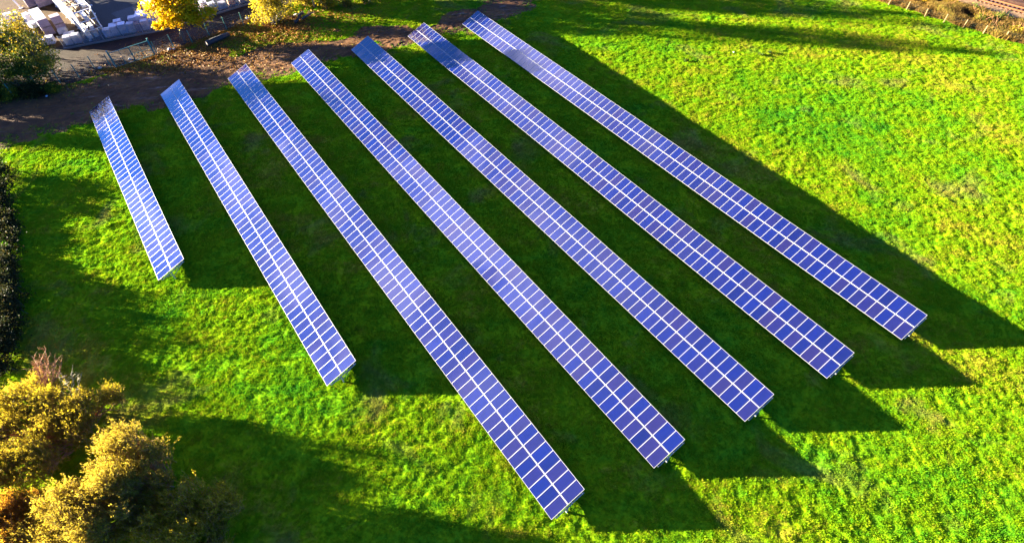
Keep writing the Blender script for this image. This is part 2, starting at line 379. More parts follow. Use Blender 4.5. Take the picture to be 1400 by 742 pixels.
# ------------------------------------------------------------------ solar arrays
AZ, TILT, H0, W, PITCH = R(124.00838), R(21.33772), .657, 3.5255, .995
NMOD = [40, 60, 80, 80, 80, 80, 80]
ROWS = [[-9.176, 54.877, 93.984], [.338, 31.988, 92.121], [9.835, 10.331, 90.171], [19.252, 8.545, 88.307], [28.571, 6.849, 86.182], [37.907, 5.231, 84.295], [47.198, 3.582, 82.184]]
U = Vector((math.cos(AZ), math.sin(AZ), 0)); VV_ = Vector((math.sin(AZ), -math.cos(AZ), 0))
GAP = .055; ML = (W-GAP)/2; FR = .019; TH = .04
def module_geo(w, l):
    """local verts/faces/material/uv of one framed module, top glass at z=0"""
    v = []; f = []; mi = []; uv = []
    o = [(-w/2, -l/2), (w/2, -l/2), (w/2, l/2), (-w/2, l/2)]; i = [(-w/2+FR, -l/2+FR), (w/2-FR, -l/2+FR), (w/2-FR, l/2-FR), (-w/2+FR, l/2-FR)]
    v += [(x, y, .004) for x, y in o] + [(x, y, .004) for x, y in i] + [(x, y, -TH) for x, y in o] + [(x, y, 0) for x, y in i]
    for k in range(4):
        n = (k+1) % 4
        f.append((k, n, 4+n, 4+k)); mi.append(1); uv.append([(0, 0)]*4)
        f.append((8+k, 8+n, n, k)); mi.append(1); uv.append([(0, 0)]*4)
        f.append((4+k, 4+n, 12+n, 12+k)); mi.append(1); uv.append([(0, 0)]*4)
    f.append((12, 13, 14, 15)); mi.append(0); uv.append([(0, 0), (1, 0), (1, 1), (0, 1)])
    f.append((11, 10, 9, 8)); mi.append(1); uv.append([(0, 0)]*4)
    return v, f, mi, uv
def module_mesh(name, mats_, places):
    """places: list of 4x4 matrices"""
    v0, f0, m0, u0 = module_geo(PITCH_R-.012, ML)
    v = []; f = []; mi = []; uv = []; rr = []
    for k, mt_ in enumerate(places):
        b_ = len(v); v += [tuple(mt_ @ Vector(q)) for q in v0]; f += [tuple(j+b_ for j in q) for q in f0]; mi += m0; uv += u0
        rr += [0.0 if len(places) == 1 else random.random()]*len(f0)
    me = bpy.data.meshes.new(name); me.from_pydata(v, [], f)
    for q in mats_: me.materials.append(q)
    me.polygons.foreach_set('material_index', mi)
    ul = me.uv_layers.new(name='UVMap'); ul.data.foreach_set('uv', [c_ for fc in uv for p_ in fc for c_ in p_])
    a = me.attributes.new('modrand', 'FLOAT', 'FACE'); a.data.foreach_set('value', rr); me.update(); return me
ROWLAB = ['shortest solar row at the left edge of the field, two panels deep',
          'second shortest solar row, second from the left, beside the shortest row',
          'long solar row whose near end comes lowest and nearest, third from the left',
          'long solar row between the nearest reaching row and the middle one, fourth from the left',
          'long solar row with an intense blue patch near its far end, fifth from the left',
          'long solar row just inside the outermost row, sixth from the left',
          'outermost solar row beside the open sunlit meadow, casting the last long shadow']
def slope(a): return Vector((0, -(a-W/2)*math.cos(TILT), H0+a*math.sin(TILT)))
post_me = rafter_me = brace_me = None
for k, (d, s, e) in enumerate(ROWS):
    n = NMOD[k]; length = e-s; PITCH_R = length/n
    root = thing('solar_array', ROWLAB[k], 'solar array', d*VV_ + VV_*(W/2*math.cos(TILT)) + U*s, AZ, 'rows of tilted solar panels on the field')
    def mplace(i, j):
        a = ML/2 if j == 0 else W-ML/2
        return Matrix.Translation(slope(a)+Vector(((i+.5)*PITCH_R, 0, 0))) @ Matrix.Rotation(-TILT+R(random.gauss(0, .2)), 4, 'X')
    me = module_mesh('solar_module', [MT['pv'], MT['alu']], [Matrix.Identity(4)])
    ncol = min(n, 50)
    first = None
    for i in range(ncol):
        for j in (0, 1):
            o = bpy.data.objects.new('solar_module', me); C.objects.link(o); o.parent = root
            o.location, o.rotation_euler = mplace(i, j).to_translation(), (-TILT+R(random.gauss(0, .22)), R(random.gauss(0, .22)), 0)
    if n > ncol:
        o = link('solar_modules', module_mesh('solar_modules', [MT['pv'], MT['alu']], [mplace(i, j) for i in range(ncol, n) for j in (0, 1)]), root); o['kind'] = 'stuff'
    # purlins under the modules, and a light cover strip under the gap between the two module rows
    nrm = Vector((0, math.sin(TILT), math.cos(TILT)))
    for a in (.35, ML-.3, ML+GAP+.3, W-.35):
        pb = MB(); pb.beam(slope(a)-nrm*.085-Vector((.12, 0, 0)), slope(a)-nrm*.085+Vector((length, 0, 0)), .06, .08); pb.build('purlin', MT['steel'], root)
    cs = MB(); c0 = slope(W/2)-nrm*.032; cs.box(c0+Vector((length/2, 0, 0)), (length, GAP-.01, .03), mtx=Matrix.Rotation(-TILT, 3, 'X')); cs.build('centre_strip', MT['alu'], root)
    np_ = round(length/4.0); xs_ = [-.10+(length-.2)*q/np_ for q in range(np_+1)]
    for q, x in enumerate(xs_):
        if post_me is None:
            off = nrm*.175; top = slope(W*.43)-nrm*.20
            pb = MB(); pb.box((0, top.y, top.z/2-.1), (.15, .12, top.z+.2)); pb.box((0, top.y-.068, top.z/2-.1), (.12, .012, top.z+.18)); po = pb.build('post', MT['steel'], root); post_me = po.data
            rb = MB(); rb.beam(slope(.3)-off, slope(W-.2)-off, .07, .10); ro = rb.build('rafter', MT['alu'], root); rafter_me = ro.data
            bb = MB(); bb.beam((.07, top.y, .55), slope(W*.2)-nrm*.24+Vector((.07, 0, 0)), .06, .06); bb.beam((.075, top.y, .32), slope(W*.86)-nrm*.24+Vector((.075, 0, 0)), .06, .06); bo = bb.build('brace', MT['steel'], root); brace_me = bo.data
            for o in (po, ro, bo): o.location.x = x
        else:
            for nm, me_ in (('post', post_me), ('rafter', rafter_me), ('brace', brace_me)):
                o = bpy.data.objects.new(nm, me_); C.objects.link(o); o.parent = root; o.location.x = x

# ------------------------------------------------------------------ grass tufts (instances of one tuft, one object)
def tuft_mesh(name, m, nb, rad, l0, l1, w, lean):
    V = []; F = []
    for i in range(nb):
        a = rng.uniform(0, 2*math.pi); r = rad*math.sqrt(rng.uniform()); p = np.array([r*math.cos(a), r*math.sin(a), -.02])
        b_ = a+rng.normal()*.8; ln_ = rng.uniform(l0, l1); le = rng.uniform(.3, 1)*lean
        d1 = np.array([math.cos(b_)*le*.5, math.sin(b_)*le*.5, 1]); d1 /= np.linalg.norm(d1)
        d2 = np.array([math.cos(b_)*le*1.6, math.sin(b_)*le*1.6, .6]); d2 /= np.linalg.norm(d2)
        t_ = rng.uniform(0, 2*math.pi); sd = np.array([math.cos(t_), math.sin(t_), 0])*w*.5
        o = len(V); q1 = p+d1*ln_*.55; q2 = q1+d2*ln_*.5
        V += [p-sd, p+sd, q1+sd*.8, q1-sd*.8, q2]; F += [(o, o+1, o+2, o+3), (o+3, o+2, o+4)]
    me = bpy.data.meshes.new(name); me.from_pydata([tuple(v) for v in V], [], F); me.materials.append(m); me.update(); return me
def scatter(name, label, cat, P, scl, tone, tuft, group=None):
    me = bpy.data.meshes.new(name); me.vertices.add(len(P)); me.vertices.foreach_set('co', np.asarray(P, np.float32).ravel())
    for an, arr in (('scl', scl), ('tone', tone), ('rot', rng.uniform(0, 6.283, len(P)))):
        a = me.attributes.new(an, 'FLOAT', 'POINT'); a.data.foreach_set('value', np.asarray(arr, np.float32))
    o = link(name, me); tag(o, label, cat, kind='stuff')
    proto = link('tuft', tuft, o); proto.hide_render = True; proto.hide_viewport = True
    ng = bpy.data.node_groups.new(name, 'GeometryNodeTree')
    ng.interface.new_socket('Geometry', in_out='INPUT', socket_type='NodeSocketGeometry'); ng.interface.new_socket('Geometry', in_out='OUTPUT', socket_type='NodeSocketGeometry')
    gi = ng.nodes.new('NodeGroupInput'); go = ng.nodes.new('NodeGroupOutput'); ip = ng.nodes.new('GeometryNodeInstanceOnPoints'); oi = ng.nodes.new('GeometryNodeObjectInfo')
    oi.inputs[0].default_value = proto; oi.inputs['As Instance'].default_value = True
    m2p = ng.nodes.new('GeometryNodeMeshToPoints')
    na = ng.nodes.new('GeometryNodeInputNamedAttribute'); na.data_type = 'FLOAT'; na.inputs[0].default_value = 'scl'
    nr = ng.nodes.new('GeometryNodeInputNamedAttribute'); nr.data_type = 'FLOAT'; nr.inputs[0].default_value = 'rot'
    cx = ng.nodes.new('ShaderNodeCombineXYZ')
    K = ng.links.new
    K(gi.outputs[0], m2p.inputs[0]); K(m2p.outputs[0], ip.inputs['Points']); K(oi.outputs['Geometry'], ip.inputs['Instance'])
    K(nr.outputs[0], cx.inputs[2]); K(cx.outputs[0], ip.inputs['Rotation']); K(na.outputs[0], ip.inputs['Scale']); K(ip.outputs[0], go.inputs[0])
    md = o.modifiers.new('scatter', 'NODES'); md.node_group = ng
    return o
def grid_z(x, y):
    i = np.clip(np.searchsorted(xs, x)-1, 0, nx-2); j = np.clip(np.searchsorted(ys, y)-1, 0, ny-2)
    fx = (x-xs[i])/(xs[i+1]-xs[i]); fy = (y-ys[j])/(ys[j+1]-ys[j])
    return (Z[j, i]*(1-fx)+Z[j, i+1]*fx)*(1-fy)+(Z[j+1, i]*(1-fx)+Z[j+1, i+1]*fx)*fy
def grid_val(G, x, y):
    i = np.clip(np.rint((x-fine_x[0])/STEP).astype(int), 0, len(fine_x)-1)+7; j = np.clip(np.rint((y-fine_y[0])/STEP).astype(int), 0, len(fine_y)-1)+7
    return G[j, i]
def in_view(x, y, margin=130):
    d = np.stack([x, y, np.full_like(x, -CAMZ)], -1); r, u, f = (d@np.array(q) for q in (CR, CU, CF))
    px = 700+FPX*r/f; py = 371-FPX*u/f
    return (f > 1) & (px > -margin) & (px < 1400+margin) & (py > -margin) & (py < 742+margin)
n0 = 1150000
gx = rng.uniform(-98, 96, n0); gy = rng.uniform(6, 116, n0)
railside = (gx-A_.x)*rn.x+(gy-A_.y)*rn.y
ok = in_view(gx, gy) & (grid_val(soil_mask, gx, gy) < rng.gamma(1.1, .8, n0)-.6) & (grid_val(sd_hard, gx, gy) < -.2) & (railside < -.6)
cl = fbm(gx, gy, .9, 3, 60)
ok &= rng.uniform(0, 1, n0) < np.clip((cl-.1)*3.2, .45, 1)
gx, gy, cl = gx[ok], gy[ok], cl[ok]
P = np.stack([gx, gy, grid_z(gx, gy)], -1)
big = fbm(gx, gy, .2, 3, 90)
scatter('meadow_grass', 'short bright green meadow grass growing in uneven tufts all over the field', 'grass', P,
        np.clip(.48+rng.gamma(2, .13, len(P))+(cl-.5)*.8+(big-.5)*.3, .35, 1.6), np.clip(rng.normal(.5, .22, len(P))+(cl-.5)*.5, 0, 1),
        tuft_mesh('tuft', MT['blade'], 13, .12, .08, .21, .032, 1.2))
print('tufts', len(P))

# ------------------------------------------------------------------ trees and shrubs
def crown_points(ells, n, clumps=40, spread=.22, inner=.25):
    """points gathered into clumps that sit near the surface of some ellipsoids"""
    w = np.array([e[3]*e[4]+e[4]*e[5]+e[3]*e[5] for e in ells]); w = w/w.sum()
    Pp = []; CC = []
    for e, q in zip(ells, w):
        m_ = max(5, int(clumps*q)); c = rng.normal(size=(m_, 3)); c /= np.linalg.norm(c, axis=1, keepdims=True)
        rr = rng.uniform(inner, 1, (m_, 1))**.45*rng.uniform(.8, 1.12, (m_, 1)); c = c*rr
        cen = np.array(e[:3])+c*np.array(e[3:6]); CC.append(cen)
        k = int(n*q); wi = rng.gamma(2, 1, m_); wi /= wi.sum(); pick = rng.choice(m_, k, p=wi)
        sp = spread*rng.uniform(.6, 1.5, m_)
        Pp.append(cen[pick]+rng.normal(size=(k, 3))*sp[pick][:, None]*np.array(e[3:6])*np.array([1, 1, .8]))
    return np.concatenate(Pp), np.concatenate(CC)
def limb(mb, a, b_, r0, r1, n=5, wob=.12):
    a, b_ = Vector(a), Vector(b_); k = 4; l = (b_-a).length; pts = []
    for i in range(k+1):
        t_ = i/k; q = a.lerp(b_, t_)
        if 0 < i < k: q = q+Vector((random.gauss(0, 1), random.gauss(0, 1), random.gauss(0, .5)))*wob*l*.25
        q.z += math.sin(t_*math.pi)*.06*l; pts.append(q)
    mb.tube(pts, [r0+(r1-r0)*i/k for i in range(k+1)], n)
def tree(name, label, cat, base, ells, nleaf, size, lm, bark='bark', r=.2, clumps=40, spread=.22, nlimb=26, group=None, up=.2, width=.6, fork=.3, stems=1, twigs=0):
    base = Vector(base); t_ = thing(name, label, cat, base, 0, group)
    P, CC = crown_points(ells, nleaf, clumps, spread)
    P[:, 2] = np.maximum(P[:, 2], .12)
    D = rng.normal(size=P.shape); D[:, 2] += up
    cl_t = fbm(P[:, 0]+base.x*7, P[:, 1]+P[:, 2]*1.3, .8, 2, 31)
    tone_ = np.clip(rng.normal(.45, .25, len(P))+(cl_t-.5)*.9, 0, 1)
    link('crown', leaf_mesh('crown', P, D, size*rng.uniform(.6, 1.4, len(P)), width, lm, tone_), t_)
    mb = MB(); ctr = np.mean([e[:3] for e in ells], axis=0); hi = max(e[2] for e in ells)
    if stems == 1:
        top = Vector((ctr[0]*.7, ctr[1]*.7, hi)); f_ = Vector((0, 0, hi*fork))
        limb(mb, (0, 0, -.1), f_, r, r*.8, 8, .05); limb(mb, f_, top, r*.8, r*.25, 7, .15)
        for q in random.sample(range(len(CC)), min(nlimb, len(CC))):
            e_ = Vector(CC[q]); s_ = f_.lerp(top, random.uniform(0, .75)); limb(mb, s_, e_, r*.38, r*.06, 5)
    else:
        for q in random.sample(range(len(CC)), min(nlimb, len(CC))):
            e_ = Vector(CC[q]); limb(mb, (e_.x*.25+random.gauss(0, .15), e_.y*.25+random.gauss(0, .15), -.05), e_, r*.5, r*.1, 5, .15)
    for q in range(twigs):
        e_ = Vector(CC[random.randrange(len(CC))]); d_ = Vector((random.gauss(0, .5), random.gauss(0, .5), 1.3))*random.uniform(.4, 1.0)
        limb(mb, e_-d_*.3, e_+d_, .022, .008, 3, .1)
    mb.build('trunk', MT[bark], t_, True)
    return t_
def E(x, y, z, rx, ry=None, rz=None): return (x, y, z, rx, ry or rx, rz or rx)

# yellow tree beside the lane
tree('autumn_tree', 'bright yellow autumn tree beside the lane and the green fence', 'tree', at(254, 59),
     [E(1.4, 1.2, 6.2, 4.0, 3.2, 3.4), E(-1.8, 1.0, 5.2, 3.0, 2.6, 2.4), E(4.0, .8, 5.8, 3.0, 2.6, 2.6), E(1.2, 2.4, 8.6, 3.2, 2.4, 2.4), E(-1.0, -.6, 4.3, 2.2, 1.8, 1.6), E(3.6, 2.2, 7.6, 2.6, 2.2, 2.2), E(-1.6, 1.8, 7.4, 2.2, 2.0, 2.0)],
     21000, .36, MT['leaf_yellow'], r=.26, clumps=120, spread=.17, fork=.35)
# clump at the left edge by the track
clump = [((8, 124), 7.0, 3.4, 'leaf_bank', 'tall olive and yellow tree over the dark bank at the left edge'),
         ((44, 116), 6.2, 2.6, 'leaf_bank', 'bushy olive tree in the middle of the bank clump, beside the soil track'),
         ((72, 110), 8.4, 2.5, 'leaf_mixed', 'thin tree with loose yellow leaves at the end of the green fence'),
         ((30, 92), 9.5, 3.0, 'leaf_bank', 'sparse olive tree with yellow flecks in front of the sandy yard'),
         ((4, 98), 11, 3.4, 'leaf_mixed', 'yellow and green tree at the very left edge near the sandy yard'),
         ((52, 78), 7.5, 2.0, 'leaf_mixed', 'slim yellow leaved tree by the long stack of mauve blocks'),
         ((60, 100), 7.0, 2.3, 'leaf_bank', 'olive tree leaning over the lane between the bushy tree and the slim yellow tree'),
         ((-34, 118), 8.2, 3.4, 'leaf_green', 'dark green tree just beyond the left edge of the picture')]
for (px, h, rr, lm, lab) in clump:
    b_ = at(*px); sp = lm == 'leaf_mixed'
    tree('bank_tree', lab, 'tree', b_, [E(0, 0, h*.62, rr*.9, rr*.9, h*.33), E(rr*.5, -.3, h*.45, rr*.7, rr*.7, h*.25), E(-rr*.5, .3, h*.5, rr*.7, rr*.7, h*.28), E(.2, -.5, h*.28, rr*.8, rr*.8, h*.2)],
         3600 if sp else 4600, .26, MT[lm], r=.13, clumps=46, spread=.27, group='trees on the bank by the yard', twigs=60 if sp else 10)
# low undergrowth on the bank
for i, (px, h, w_) in enumerate([((10, 132), 1.6, 3.2), ((45, 128), 1.4, 3.0), ((72, 124), 1.0, 2.0), ((-20, 138), 1.8, 3.5)]):
    tree('bank_shrub', ['low dark shrub on the bank edge, leftmost in the picture by the soil track', 'low dark shrub on the bank between two shrubs, under the bushy olive tree', 'smallest dark shrub on the bank, nearest the green fence post', 'low dark shrub just outside the left edge'][i], 'shrub',
         at(*px), [E(0, 0, h*.5, w_*.6, w_*.5, h*.6), E(w_*.4, -.2, h*.4, w_*.4, w_*.4, h*.5), E(-w_*.4, .2, h*.45, w_*.45, w_*.4, h*.5)], 4500, .22, MT['leaf_dark' if i % 2 else 'leaf_bank'], r=.06, stems=5, clumps=40, group='dark shrubs on the bank')
# olive shrub and wood edge at the top
tree('olive_shrub', 'olive green shrub with many thin stems at the top of the soil track', 'shrub', at(372, 32),
     [E(0, 0, 2.6, 2.8, 2.4, 2.4), E(-1.8, .6, 2.0, 2.2, 2, 1.8), E(2.2, 1.0, 2.6, 2.4, 2.2, 2.2), E(.4, 1.5, 4.0, 2.4, 2.2, 2.2)], 8500, .24, MT['leaf_olive'], 'paletwig', r=.11, stems=7, clumps=90, spread=.2, nlimb=60, twigs=120)
wood = [(at(398, -8), 9, 2.6, 'leaf_olive'), (at(430, 10), 12, 2.6, 'leaf_olive'), (at(462, -6), 10, 2.4, 'leaf_mixed'), (Vector((-24, 105.5, 0)), 17, 2.5, 'leaf_olive'), (Vector((-18, 112.4, 0)), 15.5, 2.8, 'leaf_mixed'), (Vector((-10, 113.5, 0)), 13.5, 2.2, 'leaf_olive'), (Vector((-34, 113, 0)), 12, 2.8, 'leaf_mixed'), (Vector((-52, 110, 0)), 11, 2.8, 'leaf_olive'), (Vector((-44, 106, 0)), 9, 2.4, 'leaf_olive')]
wl = ['olive tree just behind the olive shrub', 'tree with a pale trunk standing right of the olive shrub', 'tree with thin yellow leaves at the top wood edge', 'tallest slim tree at the right end of the wood edge', 'tall tree with thin yellow leaves beyond the top edge', 'slim tree farthest right beyond the top edge', 'yellow leaved tree beyond the top edge behind the wood', 'broad olive tree beyond the top edge behind the lane', 'low olive tree beyond the top edge, between lane and olive shrub']
for (bp, h, rr, lm), lab in zip(wood, wl):
    tree('wood_tree', lab, 'tree', bp, [E(0, 0, h*.72, rr, rr, h*.26), E(rr*.45, .2, h*.5, rr*.7, rr*.7, h*.22), E(-rr*.45, -.2, h*.55, rr*.7, rr*.7, h*.22)],
         6800 if bp.x > -30 and bp.x < -11 else 3000, .34, MT[lm], 'paletwig', r=.17, clumps=70, spread=.2, group='trees at the top wood edge', twigs=80)
for i, (px, py, w_) in enumerate([(415, 8, 2.2), (445, 12, 1.8), (470, 9, 2.0), (500, 6, 1.6)]):
    tree('undergrowth_bush', ['brownish bush at the wood edge behind the fallen branches', 'brownish bush at the wood edge beside the pale trunk', 'brownish bush in the middle of the top wood edge', 'small brownish bush at the right end of the top wood edge'][i], 'bush', at(px, py),
         [E(0, 0, .9, w_*.8, w_*.6, .9), E(w_*.5, .3, .7, w_*.6, w_*.5, .7)], 2200, .2, MT['leaf_brown'], 'twig', r=.06, stems=5, clumps=30, group='bushes at the wood edge', twigs=40)
# hedge along the left edge
hp = [at(-4, 240), at(-2, 285), at(0, 325), at(2, 370), at(5, 420), at(8, 465), at(-6, 520)]
hh_ = [(2.0, 3.2), (1.0, 1.7), (1.2, 1.9), (2.4, 3.6), (2.6, 3.8), (2.4, 3.4)]
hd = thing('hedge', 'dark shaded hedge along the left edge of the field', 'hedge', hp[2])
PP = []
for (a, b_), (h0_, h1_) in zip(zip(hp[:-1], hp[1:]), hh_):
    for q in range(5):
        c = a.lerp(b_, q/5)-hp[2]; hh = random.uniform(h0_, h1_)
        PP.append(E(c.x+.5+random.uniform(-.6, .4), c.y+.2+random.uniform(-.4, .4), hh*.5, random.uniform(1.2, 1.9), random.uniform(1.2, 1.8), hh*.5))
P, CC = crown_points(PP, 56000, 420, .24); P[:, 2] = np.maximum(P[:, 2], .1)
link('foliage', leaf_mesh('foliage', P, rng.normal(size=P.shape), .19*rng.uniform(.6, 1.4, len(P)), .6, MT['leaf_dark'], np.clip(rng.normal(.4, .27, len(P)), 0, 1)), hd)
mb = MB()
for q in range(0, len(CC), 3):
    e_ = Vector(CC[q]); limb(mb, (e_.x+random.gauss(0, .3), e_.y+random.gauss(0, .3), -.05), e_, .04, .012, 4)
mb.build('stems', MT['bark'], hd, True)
# trees beyond the left edge: their shade falls across the hedge and the field
for i, (x, y, h, rr) in enumerate([(-98, 60, 4.6, 2.4), (-84, 45, 5.5, 2.6), (-78, 35, 4.6, 2.2), (-93, 84, 6.5, 3.2), (-88, 79.5, 7.0, 3.2), (-90, 74.5, 6.5, 2.4)]):
    tree('field_edge_tree', ['tree beyond the left edge, level with the far end of the hedge', 'smaller tree beyond the left edge, behind the middle of the hedge', 'tree beyond the left edge, behind the near end of the hedge', 'tall tree beyond the left edge, behind the bank trees', 'tall tree beyond the left edge, right where the soil track leaves the picture', 'tall tree beyond the left edge on the field side of the track'][i], 'tree', (x, y, 0),
         [E(0, 0, h*.62, rr, rr, h*.34), E(rr*.5, .5, h*.5, rr*.7, rr*.7, h*.28), E(-rr*.4, -.6, h*.5, rr*.7, rr*.8, h*.28)], 10000, .34, MT['leaf_green'], r=.16, clumps=60, spread=.2, group='trees beyond the left edge')

# big bushes in the lower left corner: thickets of upright shoots with small leaves
def thicket(name, label, top, h, ells, nshoot, per, lm, bark, size, group=None, slen=1.0):
    base = Vector((top.x, top.y, 0)); t_ = thing(name, label, 'bush', base, 0, group)
    lobes = []
    for e in ells:
        lobes.append((e[0], e[1], e[2]*.9, e[3]*.74, e[4]*.74, e[5]*.74))
        for q in range(9):
            a = rng.uniform(0, 6.283); el = math.asin(rng.uniform(-.1, 1)); f_ = rng.uniform(.26, .44); g_ = rng.uniform(.62, .92)
            lobes.append((e[0]+math.cos(a)*math.cos(el)*e[3]*g_, e[1]+math.sin(a)*math.cos(el)*e[4]*g_, e[2]+math.sin(el)*e[5]*g_*1.05, e[3]*f_, e[4]*f_, e[5]*f_*rng.uniform(.9, 1.5)))
    ells = lobes
    w = np.array([e[3]*e[4]*(.35 if i_ % 10 == 0 else 1) for i_, e in enumerate(ells)]); w /= w.sum(); mb = MB(); PL = []; DL = []
    for i in range(nshoot):
        e = ells[rng.choice(len(ells), p=w)]
        a = rng.uniform(0, 6.283); el = math.asin(rng.uniform(-.15, 1)); rr_ = rng.uniform(.55, 1.0)+(rng.uniform() < .3)*rng.uniform(0, .28)
        d = np.array([math.cos(a)*math.cos(el), math.sin(a)*math.cos(el), math.sin(el)])
        c = np.array(e[:3])+d*np.array(e[3:6])*rr_
        g = d*.55+np.array([0, 0, .9])+rng.normal(size=3)*.22; g /= np.linalg.norm(g)
        ln_ = slen*(rng.gamma(5, .19)+(rng.uniform() < .12)*.8); tip = c+g*ln_*.5; st_ = c-g*ln_*.6
        mb.tube([st_, (st_+tip)/2+rng.normal(size=3)*.04, tip], [.016, .012, .005], 3)
        if i % 14 == 0: limb(mb, (e[0]*.4+random.gauss(0, .2), e[1]*.4+random.gauss(0, .2), -.05), st_, .06, .015, 4)
        k = rng.integers(per-6, per+7); tt = rng.uniform(.12, 1.0, (k, 1)); PL.append(st_+(tip-st_)*tt+rng.normal(size=(k, 3))*.05); DL.append(g*1.1+rng.normal(size=(k, 3))*.62)
    P = np.concatenate(PL); D = np.concatenate(DL)
    cl_t = fbm(P[:, 0]*1.0+50, P[:, 1]+P[:, 2], .55, 3, 12)
    tone_ = np.clip(rng.normal(.5, .22, len(P))+(cl_t-.5)*1.0, 0, 1)
    link('foliage', leaf_mesh('foliage', P, D, size*rng.uniform(.55, 1.4, len(P)), .27, lm, tone_), t_)
    mb.build('branches', MT[bark], t_)
    return t_
tp = at(186, 632, 4.8)
thicket('golden_bush', 'large golden yellow bush in the lower left corner, brightly sunlit', tp, 6, [E(-.9, 1.2, 3.8, 2.2, 2.3, 2.5), E(-1.6, -.6, 4.0, 2.2, 2.2, 2.6), E(-3.0, -1.9, 3.6, 2.4, 2.2, 2.4), E(-1.6, -2.6, 4.0, 2.2, 2.2, 2.6), E(-4.2, -3.2, 3.0, 2.4, 2.2, 2.1), E(-2.6, -4.4, 3.4, 2.4, 2.2, 2.3), E(-5.2, -4.8, 2.6, 2.2, 2.2, 1.9), E(-3.4, -6.2, 2.9, 2.6, 2.2, 2.0), E(.5, .2, 2.5, 1.9, 2.0, 1.9), E(-.2, -2.4, 2.4, 2.0, 2.0, 1.8)], 4000, 27, MT['leaf_gold'], 'twig', .165)
tp = at(60, 568, 3.4)
thicket('brown_bush', 'brownish gold bush at the left edge behind the brighter golden bush', tp, 5, [(a, b, c*.82, d, e_, f*.82) for a, b, c, d, e_, f in [E(0, .8, 2.9, 3.0, 2.6, 2.2), E(-2.8, 1.8, 2.8, 2.8, 2.6, 2.1), E(2.2, .6, 2.4, 2.2, 2.2, 1.8), E(2.2, -2.2, 2.7, 2.0, 2.2, 2.0), E(-1.5, -1.8, 3.7, 2.8, 2.6, 2.2), E(3.6, 2.2, 1.5, 1.6, 1.4, 1.2), E(-4.4, -1.4, 2.8, 2.6, 3, 2.1), E(-3.4, -4.2, 3.8, 2.6, 2.4, 2.0), E(.4, -4.0, 3.2, 2.4, 2.4, 2.0), E(-1.4, -6.0, 3.2, 2.2, 2.2, 1.9)]], 4600, 27, MT['leaf_brown'], 'twig', .155)
tp = at(250, 690, 2.8)
thicket('olive_bush', 'dull olive bush right of the golden bush in the lower left, half in shade', tp, 4, [E(-.2, .6, 2.3, 2.2, 2.0, 1.9), E(2.0, -.6, 1.9, 2.2, 2.0, 1.5), E(-1.8, -1.0, 2.3, 2.4, 2.2, 1.8), E(.4, -2.4, 2.0, 2.8, 2.0, 1.5), E(2.8, -3, 1.3, 2.0, 1.8, 1.1)], 2200, 27, MT['leaf_olive'], 'twig', .16)
tp = at(5, 715, 3.4)
thicket('orange_bush', 'orange leaved bush at the very bottom left corner', tp, 4, [E(0, .4, 2.4, 2.0, 2.0, 1.8), E(1.0, -1.2, 2.2, 1.8, 2.0, 1.6), E(-1.6, -.2, 2.4, 2, 2, 1.7), E(1.0, 1.8, 2.1, 1.8, 1.8, 1.6)], 2000, 22, MT['leaf_orange'], 'twig', .16)
# bare reddish sapling behind the bushes
bb = at(72, 556, 0); lean = at(66, 492, 5.2)-bb; lean.z = 0; t = thing('bare_sapling', 'bare reddish sapling with fine upright twigs behind the brown bush', 'tree', bb)
mb = MB()
for s in range(13):
    a = random.uniform(0, 6.283); top = lean+Vector((math.cos(a)*random.uniform(.3, 1.3), math.sin(a)*random.uniform(.3, 1.0), random.uniform(4.6, 6.2)))
    root_ = Vector((random.gauss(0, .12), random.gauss(0, .12), -.05)); limb(mb, root_, top, .055, .012, 5, .1)
    for q in range(30):
        c = root_.lerp(top, random.uniform(.35, .98)); d = Vector((random.gauss(0, .35), random.gauss(0, .35), random.uniform(.4, 1.0)))*random.uniform(.5, 1.1); limb(mb, c, c+d, .016, .006, 3, .1)
mb.build('trunk', MT['twig'], t, True)
bb = at(101, 556, 0); lean = at(100, 512, 2.0)-bb; lean.z = 0; t = thing('bare_shrub', 'small bare pale shrub with crooked branches right of the reddish sapling', 'shrub', bb); mb = MB()
for s in range(6):
    a = random.uniform(0, 6.283); top = lean+Vector((math.cos(a)*.8, math.sin(a)*.7, random.uniform(1.8, 3.0))); limb(mb, (0, 0, -.05), top, .04, .012, 4, .3)
    for q in range(5):
        c = top*random.uniform(.5, .95); limb(mb, c, c+Vector((random.gauss(0, .4), random.gauss(0, .4), random.uniform(.1, .6))), .016, .006, 3, .3)
mb.build('branches', MT['paletwig'], t, True)

